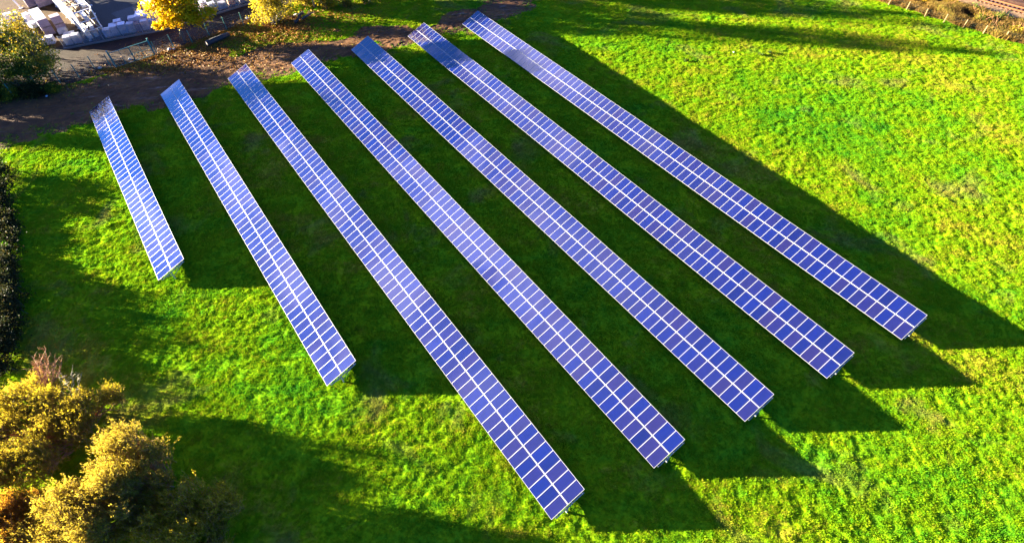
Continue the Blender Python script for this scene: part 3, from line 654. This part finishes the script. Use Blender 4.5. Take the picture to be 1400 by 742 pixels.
# ------------------------------------------------------------------ fences, gate, posts
def mesh_wires(mb, a, b_, z0, z1, dx, dz, r_):
    a, b_ = Vector(a), Vector(b_); n_ = max(1, int((b_-a).length/dx))
    for i in range(n_+1):
        q = a.lerp(b_, i/n_); mb.beam(q+Vector((0, 0, z0)), q+Vector((0, 0, z1)), r_, r_)
    k = max(1, int((z1-z0)/dz))
    for i in range(k+1):
        z = z0+(z1-z0)*i/k; mb.beam(a+Vector((0, 0, z)), b_+Vector((0, 0, z)), r_, r_)
def wire_fence(name, label, pts, h, pm, wm, r_, dx=.3, dz=.3, wr=.008, round_=True, net=False):
    o = thing(name, label, 'fence', pts[0]); ref = pts[0]
    for q in pts:
        pb = MB()
        if round_: pb.tube([(0, 0, -.1), (0, 0, h-.03), (0, 0, h)], [r_, r_, r_*.5], 8)
        else: pb.box((0, 0, h/2-.05), (r_*2, r_*2, h+.1)); pb.box((0, 0, h+.01), (r_*1.5, r_*1.5, .03))
        pb.build('post', pm, o, loc=q-ref)
    for a, b_ in zip(pts[:-1], pts[1:]):
        wb = MB(); mesh_wires(wb, a-ref, b_-ref, .08, h-.12, dx, dz, wr); wm_ = wb.build('wire_mesh', wm, o)
        if net:
            nb_ = MB(); nn = (b_-a).normalized(); nn = Vector((nn.y, -nn.x, 0))*.04; nb_.beam(a-ref+nn+Vector((0, 0, h*.5)), b_-ref+nn+Vector((0, 0, h*.5)), .012, h-.25); nb_.build('netting', MT['net'], wm_)
    return o
wire_fence('wire_fence', 'green post wire fence between the bank trees and the gate', [at(20, 133), at(54, 122), at(83, 114), at(109, 106.5), at(131, 95.5), at(153, 93)], 2.3, MT['green'], MT['wire'], .075)
wire_fence('wire_fence', 'green post wire fence from the gate past the yellow tree to the olive shrub', [at(216, 75.5), at(238, 65.5), at(263.5, 59.5), at(287, 50), at(310.5, 41.5), at(333.5, 35), at(356, 24)], 2.3, MT['green'], MT['wire'], .075)
ga, gb = at(159, 93), at(212.5, 75.5); g = thing('gate', 'green double steel gate standing shut at the soil track', 'gate', ga); d = gb-ga
for q in (Vector((0, 0, 0)), d):
    pb = MB(); pb.box((0, 0, 1.35), (.2, .2, 2.9), math.atan2(d.y, d.x)); pb.box((0, 0, 2.83), (.24, .24, .05), math.atan2(d.y, d.x)); pb.build('gate_post', MT['green'], g, loc=q)
for f0, f1 in ((.02, .495), (.505, .98)):
    a, b_ = d*f0, d*f1; lf = MB(); up_ = lambda z: Vector((0, 0, z))
    for z in (.12, 2.45): lf.beam(a+up_(z), b_+up_(z), .08, .08)
    lf.beam(a+up_(1.25), b_+up_(1.25), .03, .03)
    for q in (0, .5, 1): lf.beam(a.lerp(b_, q)+up_(.16), a.lerp(b_, q)+up_(2.41), .09 if q != .5 else .06, .06)
    leaf = lf.build('gate_leaf', MT['green'], g)
    wb = MB(); mesh_wires(wb, a, b_, .16, 2.4, .25, .25, .006); wb.build('wire_mesh', MT['wire'], leaf)
lk = MB().box(d*.5+Vector((0, 0, 1.2)), (.3, .12, .22), math.atan2(d.y, d.x)).build('lock_box', MT['green'], g)
# wooden post fence at the top right
wp = [at(x, y) for x, y in ((1190, -2), (1214.5, 7.5), (1239, 14), (1264, 23.5), (1290, 31), (1316.5, 38.5), (1344, 46.5), (1372.5, 54.5), (1402, 63), (1432, 72))]
o = thing('post_fence', 'pale wooden post and wire fence between the field and the rough grass', 'fence', wp[0])
for q in wp:
    pb = MB(); pb.tube([(0, 0, -.1), (random.gauss(0, .03), random.gauss(0, .03), 1.36), (0, 0, 1.42)], [.08, .075, .05], 8); pb.build('post', MT['wood'], o, loc=q-wp[0])
for z in (.35, .7, 1.0, 1.25):
    wb = MB()
    for a, b_ in zip(wp[:-1], wp[1:]): wb.beam(a-wp[0]+Vector((0, 0, z)), b_-wp[0]+Vector((0, 0, z)), .004, .004)
    wb.build('wire', MT['wire'], o)
# rough dry grass strip behind it
n1 = 130000; tx = rng.uniform(-40, 40, n1); fdir = (wp[-1]-wp[0]).normalized()
gx = rng.uniform(45, 96, n1); gy = rng.uniform(68, 116, n1)
rs = (gx-A_.x)*rn.x+(gy-A_.y)*rn.y
fn = Vector((-fdir.y, fdir.x, 0)); fn = fn if fn.x > 0 else -fn
fs = (gx-wp[0].x)*fn.x+(gy-wp[0].y)*fn.y
ok = (rs < -.35) & (fs > -.15+(fbm(gx, gy, .5, 2, 8)-.5)*1.2) & in_view(gx, gy)
dens = fbm(gx, gy, .35, 3, 14); ok &= rng.uniform(size=n1) < np.clip((dens-.2)*2.4, .15, 1)
gx, gy, dens = gx[ok], gy[ok], dens[ok]; k = 16
P = np.repeat(np.stack([gx, gy, grid_z(gx, gy)], -1), k, 0); P[:, :2] += rng.normal(size=(len(P), 2))*.1
D = rng.normal(size=P.shape)*.35; D[:, 2] = 1
tn = np.repeat(np.clip(dens*1.4-.3+rng.normal(0, .1, len(gx)), 0, 1), k)+rng.normal(0, .12, len(P))
tag(link('dry_grass', leaf_mesh('dry_grass', P, D, np.repeat(.35+dens*1.0, k)*rng.uniform(.5, 1.2, len(P)), .07, MT['straw'], np.clip(tn, 0, 1))), 'tall straw coloured rough grass behind the wooden post fence', 'grass', kind='stuff')
for i, (px, py, h, lm) in enumerate([(1331, 16, 1.1, 'leaf_green'), (1365, 29, 1.2, 'leaf_green'), (1340, 32, 1.3, 'leaf_bank'), (1358, 43, 1.2, 'leaf_dark'), (1388, 48, 1.3, 'leaf_gold'), (1296, 8, 1.0, 'leaf_brown'), (1262, 4, 1.2, 'leaf_olive')]):
    tree('trackside_shrub', ['low green shrub beside the concrete trough, farther of the two green ones', 'low green shrub beside the concrete trough, nearer of the two green ones', 'olive and brown shrub in the middle of the rough strip', 'dark shrub in the rough strip close to the wooden posts', 'yellow leaved shrub in the rough strip at the right edge', 'brown shrub in the rough strip near the far fence posts', 'olive shrub at the far end of the rough strip'][i], 'shrub', at(px, py),
         [E(0, 0, h*.5, 1.2, 1.1, h*.55), E(.7, -.6, h*.4, .9, .9, h*.45)], 1500, .17, MT[lm], 'twig', r=.05, stems=4, clumps=30, group='shrubs in the rough strip', twigs=20)

# ------------------------------------------------------------------ logs, branches, stones, litter
a, b_ = at(284, 63.5), at(314, 50); o = thing('fallen_log', 'dark fallen log with a pale cut end lying on the leafy soil', 'log', a); d = b_-a
mb = MB(); mb.tube([(0, 0, .42), d*.3+Vector((0, .05, .45)), d*.7+Vector((0, -.03, .42)), d+Vector((0, 0, .38))], [.46, .43, .42, .34], 12); mb.build('bark', MT['log'], o, True)
mb = MB(); dn = d.normalized(); mb.tube([Vector((0, 0, .42))-dn*.02, Vector((0, 0, .42))-dn*.004], .37, 12); mb.build('cut_end', MT['cut'], o)
for i, (p0, p1, r0, lab) in enumerate([((404, 33), (415, 21), .24, 'thick dark fallen branch leaning right beneath the olive shrub'), ((413, 28), (431, 21), .2, 'fallen pale branch lying beside the thick dark branch'), ((402, 22), (418, 23), .16, 'thin dark fallen branch lying under the shrub stems')]):
    a, b_ = at(*p0), at(*p1); o = thing('fallen_branch', lab, 'branch', a, 0, 'fallen branches under the olive shrub'); d = b_-a; mb = MB()
    limb(mb, (0, 0, r0), d+Vector((0, 0, r0+.35)), r0, r0*.5, 8, .15)
    for q in range(3): limb(mb, d*random.uniform(.3, .8)+Vector((0, 0, r0)), d*random.uniform(.7, 1)+Vector((random.gauss(0, .5), random.gauss(0, .5), random.uniform(.6, 1.2))), r0*.4, r0*.15, 5, .2)
    mb.build('wood', MT['log'] if i != 1 else MT['bark'], o, True)
def stone(label, p_, r_, group=None, m='stone'):
    bpy_me = bpy.data.meshes.new('stone'); import bmesh as bm_; b = bm_.new(); bm_.ops.create_icosphere(b, subdivisions=2, radius=r_)
    for v in b.verts: v.co *= random.uniform(.82, 1.15); v.co.z *= .65
    b.to_mesh(bpy_me); b.free(); bpy_me.materials.append(MT[m]); o = link('stone', bpy_me, None, (p_.x, p_.y, r_*.4)); tag(o, label, 'stone', group)
stone('pale round stone at the foot of the green fence near the yellow tree', at(232, 68.5), .34); stone('smaller grey stone right of the pale round stone by the fence', at(238, 68), .25)
stone('pale stone on the leafy strip near the last green fence post', at(338.5, 26), .3, m='concrete'); stone('grey stone lying on the soil behind the gate', at(178, 82), .3)
stone('light stone lying alone on the dark soil track by the bank', at(64, 132), .18, m='concrete'); stone('rubble stone at the foot of the left gate post', at(137, 94), .34, m='cut')
stone('tiny white stone lying out in the bright open meadow', at(1003, 72), .13, m='white')
# fallen leaves
def spots(c_list):
    out = []
    for (px, py, sx_, sy_, n_) in c_list:
        c = at(px, py); out.append(np.stack([rng.normal(c.x, sx_, n_), rng.normal(c.y, sy_, n_)], -1))
    return np.concatenate(out)
q = spots([(372, 40, 4, 2.2, 3600), (395, 48, 5, 2.0, 3000), (350, 48, 4, 2, 2200), (430, 22, 4, 2.5, 2200), (300, 60, 4, 2, 1800), (262, 72, 5, 2.5, 2200), (330, 80, 5, 3, 1400), (480, 20, 4, 3, 1200), (170, 96, 4, 1, 900), (225, 92, 2.5, 1.5, 700), (60, 118, 4, 2, 900)])
fl = [at(140, 97), at(160, 95), at(213, 78), at(240, 68), at(263, 61), at(287, 52), at(311, 43), at(345, 27)]
for a, b_ in zip(fl[:-1], fl[1:]):
    n_ = int((b_-a).length*170); tt = rng.uniform(size=n_); ln = np.stack([a.x+(b_.x-a.x)*tt, a.y+(b_.y-a.y)*tt], -1)+rng.normal(size=(n_, 2))*[.35, .28]; q = np.concatenate([q, ln])
P = np.column_stack([q, grid_z(q[:, 0], q[:, 1])+.045+rng.uniform(0, .05, len(q))]); D = rng.normal(size=P.shape)*[1, 1, .25]
tag(link('fallen_leaves', leaf_mesh('fallen_leaves', P, D, .2*rng.uniform(.6, 1.5, len(P)), .7, MT['litter'], rng.uniform(size=len(P)))), 'orange and brown fallen leaves scattered over the soil by the fence and shrub', 'fallen leaves', kind='stuff')
# darker weed clumps in the open field
for i, (px, py, w_) in enumerate([(938, 84, .3), (1040, 75, .42), (1051, 73, .3)]):
    tree('weed_clump', ['dark weed clump nearest the outermost solar row shadow', 'biggest dark weed clump in the open meadow', 'dark weed clump touching the biggest one on its right'][i], 'weed', at(px, py), [E(0, 0, w_*.5, w_, w_*.8, w_*.6)], 150, .17, MT['leaf_green'], r=.02, stems=4, clumps=8, nlimb=6, group='weed clumps in the meadow')

# ------------------------------------------------------------------ builders' yard
k0, k1, k2 = at(88, 68), at(222, 42.5), at(352, 3)
mb = MB()
for a, b_ in ((k0, k1), (k1, k2)):
    mb.beam(a+Vector((0, 0, .1)), b_+Vector((0, 0, .1)), .3, .32)
tag(mb.build('yard_kerb', MT['kerb']), kind='structure')
d01 = (k1-k0).normalized(); d12 = (k2-k1).normalized(); n01 = Vector((-d01.y, d01.x, 0)); n12 = Vector((-d12.y, d12.x, 0))
a01 = math.atan2(d01.y, d01.x); a12 = math.atan2(d12.y, d12.x)
def along(a, b_, step): n_ = max(1, round((b_-a).length/step)); return [a.lerp(b_, i/n_) for i in range(n_+1)]
wire_fence('site_fence', 'grey mesh fence panels along the builders yard, in front of the wrapped pallets', along(k0+n01*.5, k1+n01*.5, 3.4), 2.1, MT['mesh'], MT['mesh'], .04, .15, .5, .012, net=True)
wire_fence('site_fence', 'grey mesh fence panels along the builders yard right of the yellow tree', along(k1+n01*.5+d12*.4, k2+n12*.5, 3.4), 2.1, MT['mesh'], MT['mesh'], .04, .15, .5, .012, net=True)
def pallet_base(t_, w_, l_):
    mb = MB()
    for y in (-l_/2+.08, 0, l_/2-.08): mb.box((0, y, .06), (w_, .1, .09))
    for i in range(5): mb.box((-w_/2+.08+i*(w_-.16)/4, 0, .125), (.12, l_, .035))
    mb.build('pallet', MT['palletwood'], t_)
def block_pallet(label, p_, rz, w_, l_, h_, lm, courses=4, name='block_pallet', group='pallets of wrapped blocks in the yard', lift=0.0, seedv=0):
    t_ = thing(name, label, 'pallet', (p_.x, p_.y, .045+lift), rz, group); pallet_base(t_, w_, l_)
    mb = MB(); ch = h_/courses
    for c in range(courses):
        for i in range(2):
            for j in range(2):
                jt = random.uniform(-.015, .015)
                mb.box(((i-.5)*w_/2*.985+jt, (j-.5)*l_/2*.985+jt, .145+ch*(c+.5)), (w_/2*.965, l_/2*.965, ch*.965))
    mb.build('load', MT[lm], t_)
    return t_
# first line of pallets behind the fence: (fraction along the kerb, distance behind it, height, material, look)
line = [(.055, 1.3, 1.25, 'wrap', 'low pale'), (.14, 1.4, 1.3, 'wrap', 'pale'), (.45, 1.5, 1.15, 'wrap', 'short grey'), (.53, 1.5, 1.45, 'wrap', 'bluish pale'), (.615, 1.6, 1.55, 'wrap', 'grey topped'), (.70, 1.5, 1.4, 'wrap', 'pale square'), (.775, 1.6, 1.2, 'brick', 'mauve'), (.845, 1.5, 1.45, 'wrap', 'white topped'), (.92, 1.6, 1.25, 'wrap', 'white lit'), (.985, 1.5, 1.1, 'wrap', 'last pale')]
where = ['at the left end of the fence line, beside the bank', 'second along the fence from the left end', 'just right of the timber rack behind the fence', 'behind the fence below three small pale blocks', 'behind the fence below a tall pale block', 'mid way along the fence line', 'between two pale ones along the fence', 'where the pile behind the fence grows taller', 'behind the fence just left of the yellow tree', 'half hidden by the yellow tree']
for (f_, off_, h_, lm, lk_), w_ in zip(line, where):
    block_pallet(f'{lk_} pallet of blocks {w_}', k0.lerp(k1, f_)+n01*(off_+.2), a01+random.gauss(0, .04), 1.15, 1.15, h_, lm)
line2 = [(.50, 3.6, .9, 'wrap', 'small pale block stack behind the first line, left one of the pair'), (.56, 3.9, 1.3, 'wrap', 'taller pale block stack standing back from the fence by the dark asphalt'), (.73, 3.0, 1.8, 'wrap', 'bright white topped stack behind the fence pallets, left of the white sheets'), (.80, 3.1, 1.9, 'wrap', 'bright white topped stack in the middle of the pile left of the yellow tree'), (.86, 3.2, 1.7, 'wrap', 'bright stack right in the pile, next to the yellow tree'), (.80, 4.7, 1.7, 'wrap', 'stack at the back of the bright pile left of the yellow tree'), (.88, 4.6, 1.5, 'brick', 'mauve stack at the back of the pile beside the white sheets')]
for f_, off_, h_, lm, lab in line2: block_pallet(lab, k0.lerp(k1, f_)+n01*off_, a01+random.gauss(0, .06), 1.2, 1.2, h_, lm)
# tall stack of white sheets behind the yellow tree
t = thing('sheet_stack', 'tall bright white stack of sheets rising behind the yellow tree', 'stack', at(216, 29), a01); pallet_base(t, 2.4, 1.3)
mb = MB()
for i in range(9): mb.box((random.uniform(-.02, .02), random.uniform(-.02, .02), .15+.37*(i+.5)), (2.4, 1.25, .355))
mb.build('load', MT['white'], t)
# right of the tree
line3 = [(.36, 1.5, 1.1, 'wrap', 'grey pallet of blocks behind the fence right of the yellow tree'), (.46, 1.5, 1.2, 'brick', 'mauve pallet of blocks right of the yellow tree'), (.56, 1.6, 1.3, 'wrap', 'pale pallet of blocks with a white top right of the yellow tree'), (.66, 1.5, 1.0, 'wrap', 'low grey pallet near the orange brick stack'), (.50, 3.2, 1.3, 'wrap', 'dark grey pallet standing back right of the yellow tree'), (.76, 1.8, 1.7, 'redbrick', 'orange brick stack at the top edge behind the mesh fence'), (.88, 1.6, 1.2, 'brick', 'mauve pallet farthest along the mesh fence')]
for f_, off_, h_, lm, lab in line3: block_pallet(lab, k1.lerp(k2, f_)+n12*off_, a12, 1.2, 1.2, h_, lm)
# brick stacks left of the rack
sa = R(-62)
sdir = (at(53, 24)-at(70, 46)).normalized(); sn = Vector((-sdir.y, sdir.x, 0)); sn = sn if sn.x > 0 else -sn
sang = math.atan2(sdir.y, sdir.x); s0 = at(72, 49)
for i in range(4):
    for lv in range(2):
        block_pallet(['front', 'second', 'third', 'rear'][i]+[' lower', ' upper'][lv]+' pallet of mauve blocks in the long left stack beside the timber rack', s0+sdir*(.7+i*1.4)-sn*.1, sang, 1.35, 1.6, 1.25, 'brick' if i == 0 else 'wrap', 4, 'brick_pallet', 'stacked pallets beside the timber rack', lv*1.41)
for lv in range(2):
    block_pallet(['lower', 'upper'][lv]+' pallet of mauve blocks standing alone right of the long stack', s0+sdir*.5+sn*1.9, sang, 1.35, 1.5, 1.2, 'brick', 4, 'brick_pallet', 'stacked pallets beside the timber rack', lv*1.36)
for i in range(2):
    block_pallet(['flat pale bundle on the yard floor by the rack end', 'flat pale bundle lying nearest the fence by the rack end'][i], at(97+i*6, 50+i*3.5), a01, 1.7, 1.0, .5, 'wrap', 2)
for i, (px, py, h_, lab) in enumerate([(5, 40, 1.3, 'pale pallet half hidden by the trees at the left edge'), (11, 47, 1.2, 'pale pallet beside another one behind the left edge leaves'), (32, 43, 1.1, 'white bundle seen between the tree branches on the sandy yard'), (36, 59, 1.0, 'pale bundle low behind the thin yellow leaved trees'), (48, 56, 1.2, 'pale block pallet behind the leaves left of the long stack'), (20, 62, .9, 'grey bundle behind the sparse olive tree'), (4, 62, 1.0, 'bluish bundle at the left edge among the leaves'), (17, 30, 1.3, 'pale pallet standing alone on the sand near the leaning white pole'), (26, 27, 1.1, 'pale pallet right of another one near the leaning white pole'), (42, 31, 1.4, 'tall pale pallet on the sand left of the long stack'), (48, 38, .8, 'low pale pallet beside the foot of the long stack'), (88, 46, .7, 'low pale bundle on the sand between the lone stack and the rack'), (60, 63, .9, 'pale bundle on the yard corner behind the slim yellow tree'), (72, 60, 1.1, 'pale pallet by the fence corner in front of the long stack')]):
    block_pallet(lab, at(px, py), random.uniform(-.6, .6), 1.25, 1.1, h_, 'wrap')
for i, (px, py) in enumerate([(46, 8), (52, 5), (60, 8), (68, 5)]):
    block_pallet(['dark mauve stack at the top edge, leftmost of the shaded four', 'dark mauve stack at the top edge, second of the shaded four', 'dark grey stack at the top edge, third of the shaded four', 'dark stack at the top edge nearest the timber rack'][i], at(px, py), sang, 1.9, 1.9, 2.0, 'brick')
# timber rack
rb0, rb1 = at(124, 56), at(64, -4); rv = rb1-rb0; Lr = rv.length; rang = math.atan2(rv.y, rv.x)
t = thing('timber_rack', 'long white cantilever rack loaded with timber and boards in the yard', 'rack', rb0, rang)
HR, WR = 4.8, 2.6
nb = 8
side = -1  # local -y is the right hand side
for i in range(nb+1):
    x = Lr*i/nb
    for y in (0, -WR):
        ub = MB(); ub.box((x, y, HR/2), (.16, .16, HR)); ub.box((x, y, .05), (.4, .4, .1)); ub.build('upright', MT['offwhite'], t)
    ab = MB()
    for z in (1.5, 3.1, HR-.1): ab.box((x, -WR/2, z), (.12, WR-.16, .12))
    ab.build('arm', MT['offwhite'], t)
for y in (0.11, -WR-.11):
    for z in (1.6, 3.2, HR):
        bmb = MB(); bmb.box((Lr/2, y, z), (Lr+.3, .06, .26 if z > 3 else .18)); bmb.build('beam', MT['offwhite'], t)
cb = MB(); cb.beam((.02, -.1, 1.4), (.02, -WR+.1, HR-.2), .06, .06); cb.beam((.09, -.1, HR-.2), (.09, -WR+.1, 1.4), .06, .06); cb.build('cross_brace', MT['offwhite'], t)
for lv, z in enumerate((.12, 1.56, 3.16)):
    for i in range(nb):
        if random.random() < .12: continue
        hh = random.uniform(.8, 1.3); x0 = Lr*i/nb+.2; ll = Lr/nb-.35
        nstk = 3
        for j in range(nstk):
            yy = -.3-j*(WR-.6)/(nstk-1); h2 = hh*random.uniform(.5, 1.05)
            o = thing('board_bundle', ['pale board bundle on the ground level of the timber rack', 'board bundle on the middle level of the timber rack', 'board bundle on the top level of the timber rack'][lv], 'boards', rb0+Matrix.Rotation(rang, 3, 'Z') @ Vector((x0+ll/2, yy, z)), rang, 'board bundles lying in the timber rack')
            mb = MB(); ny_ = 3; ch = h2/ny_
            for q in range(ny_): mb.box((random.uniform(-.1, .1), random.uniform(-.02, .02), ch*(q+.5)), (ll*random.uniform(.85, 1), .62, ch*.93))
            mb.build('boards', MT['white'] if (j == 0 and lv < 2) else random.choice([MT['timber'], MT['timber'], MT['offwhite']]), o)
# white angled bracket shelf standing behind the rack
t = thing('shelf_stand', 'white bracket stand with two arms beside the timber rack', 'stand', at(120, 22), a01); mb = MB()
mb.box((0, 0, 1.5), (.22, .22, 3.0)); mb.build('upright', MT['offwhite'], t)
for z in (1.6, 2.9): MB().box((.85, 0, z), (1.5, .18, .16)).build('arm', MT['offwhite'], t)
MB().box((.5, 0, .06), (1.6, .8, .12)).build('base', MT['offwhite'], t)
# leaning sign board post near the top left
t = thing('white_pole', 'leaning white pole at the top edge above the sandy yard', 'pole', at(29, 12)); mb = MB(); mb.beam((0, 0, 0), (-1.4, .4, 4.2), .22, .22); mb.build('pole', MT['white'], t)
MB().box((0, 0, .06), (.6, .6, .12)).build('base', MT['concrete'], t)

# ------------------------------------------------------------------ light, sky, render settings
SEL, SAZ = 9.1, -14.138
ldir = Vector((math.cos(R(SAZ))*math.cos(R(SEL)), math.sin(R(SAZ))*math.cos(R(SEL)), -math.sin(R(SEL))))
sun = bpy.data.lights.new('sun', 'SUN'); sun.energy = 5; sun.angle = R(.5); sun.color = (1, .88, .62)
so = bpy.data.objects.new('sun', sun); C.objects.link(so); so.rotation_euler = ldir.to_track_quat('-Z', 'Y').to_euler(); so.location = (-60, 30, 60)
w = bpy.data.worlds.new('World'); scene.world = w; w.use_nodes = True; nt = w.node_tree
bg = nt.nodes['Background']; sky = N(nt, 'ShaderNodeTexSky', sky_type='NISHITA'); sky.sun_disc = False
sky.sun_elevation = R(SEL); sky.sun_rotation = math.atan2(-ldir.x, -ldir.y); sky.air_density = .36; sky.dust_density = 0; sky.ozone_density = 6.0
# thin bright cloud with a clear streak, laid out by direction in the sky
gen = N(nt, 'ShaderNodeTexCoord').outputs['Generated']; sp = N(nt, 'ShaderNodeSeparateXYZ'); L(nt, gen, sp.inputs[0])
zz = math_(nt, 'ADD', math_(nt, 'MAXIMUM', sp.outputs[2], 0.0), .2)
qx = math_(nt, 'DIVIDE', sp.outputs[0], zz); qy = math_(nt, 'DIVIDE', sp.outputs[1], zz)
cv = N(nt, 'ShaderNodeCombineXYZ'); L(nt, qx, cv.inputs[0]); L(nt, qy, cv.inputs[1])
n1_ = noise(nt, cv.outputs[0], 4.2, 4, .55, .4); n2_ = noise(nt, cv.outputs[0], 7.0, 4, .6, .5)
# clear streaks between the clouds: distance to a few sky segments
def seg(a0, a1, wdt):
    dx, dy = a1[0]-a0[0], a1[1]-a0[1]; l2 = dx*dx+dy*dy
    px_ = math_(nt, 'SUBTRACT', qx, a0[0]); py_ = math_(nt, 'SUBTRACT', qy, a0[1])
    tt = math_(nt, 'MULTIPLY', math_(nt, 'ADD', math_(nt, 'MULTIPLY', px_, dx), math_(nt, 'MULTIPLY', py_, dy)), 1/l2)
    tc = N(nt, 'ShaderNodeClamp'); L(nt, tt, tc.inputs[0]); tt = tc.outputs[0]
    ex = math_(nt, 'SUBTRACT', px_, math_(nt, 'MULTIPLY', tt, dx)); ey = math_(nt, 'SUBTRACT', py_, math_(nt, 'MULTIPLY', tt, dy))
    return math_(nt, 'SUBTRACT', math_(nt, 'SQRT', math_(nt, 'ADD', math_(nt, 'MULTIPLY', ex, ex), math_(nt, 'MULTIPLY', ey, ey))), wdt)
dist = math_(nt, 'MINIMUM', math_(nt, 'MINIMUM', seg((-2.1, 1.05), (-1.06, .89), .10), seg((-1.06, .89), (-.60, .66), .085)), seg((-.74, .88), (-.45, .79), .03))
dist = math_(nt, 'ADD', dist, math_(nt, 'MULTIPLY', math_(nt, 'SUBTRACT', n2_, .5), .16))
gap = N(nt, 'ShaderNodeMapRange', interpolation_type='SMOOTHSTEP'); L(nt, dist, gap.inputs[0]); gap.inputs[1].default_value = -.01; gap.inputs[2].default_value = .05
rad = math_(nt, 'SQRT', math_(nt, 'ADD', math_(nt, 'MULTIPLY', qx, qx), math_(nt, 'MULTIPLY', qy, qy)))
zen = N(nt, 'ShaderNodeMapRange', interpolation_type='SMOOTHSTEP'); L(nt, rad, zen.inputs[0]); zen.inputs[1].default_value = .12; zen.inputs[2].default_value = .75
up_ = N(nt, 'ShaderNodeMapRange', interpolation_type='SMOOTHSTEP'); L(nt, qy, up_.inputs[0]); up_.inputs[1].default_value = -.05; up_.inputs[2].default_value = .3
wx_ = N(nt, 'ShaderNodeMapRange', interpolation_type='SMOOTHSTEP'); L(nt, qx, wx_.inputs[0]); wx_.inputs[1].default_value = .1; wx_.inputs[2].default_value = -.3
cm = math_(nt, 'MULTIPLY', math_(nt, 'MULTIPLY', gap.outputs[0], zen.outputs[0]), math_(nt, 'MULTIPLY', up_.outputs[0], wx_.outputs[0]))
pat = N(nt, 'ShaderNodeMapRange', interpolation_type='SMOOTHSTEP'); L(nt, n1_, pat.inputs[0]); pat.inputs[1].default_value = .40; pat.inputs[2].default_value = .62; pat.inputs[3].default_value = .25; pat.inputs[4].default_value = 1.25
cm = math_(nt, 'MULTIPLY', cm, pat.outputs[0])
cl_ = mix(nt, cm, (0, 0, 0), (CLOUD := (1.55, 1.45, 2.2)))
addc = N(nt, 'ShaderNodeVectorMath', operation='ADD'); L(nt, sky.outputs[0], addc.inputs[0]); L(nt, cl_, addc.inputs[1])
L(nt, addc.outputs[0], bg.inputs[0]); bg.inputs[1].default_value = .05
vs = scene.view_settings; vs.view_transform = 'Standard'; vs.look = 'None'; vs.exposure = 4.35; vs.gamma = 1; vs.use_curve_mapping = False
scene.render.engine = 'CYCLES'; scene.render.resolution_x = 1024; scene.render.resolution_y = 542
cy = scene.cycles; cy.max_bounces = 5; cy.diffuse_bounces = 2; cy.glossy_bounces = 2; cy.transmission_bounces = 2; cy.use_denoising = True; cy.caustics_reflective = False; cy.caustics_refractive = False
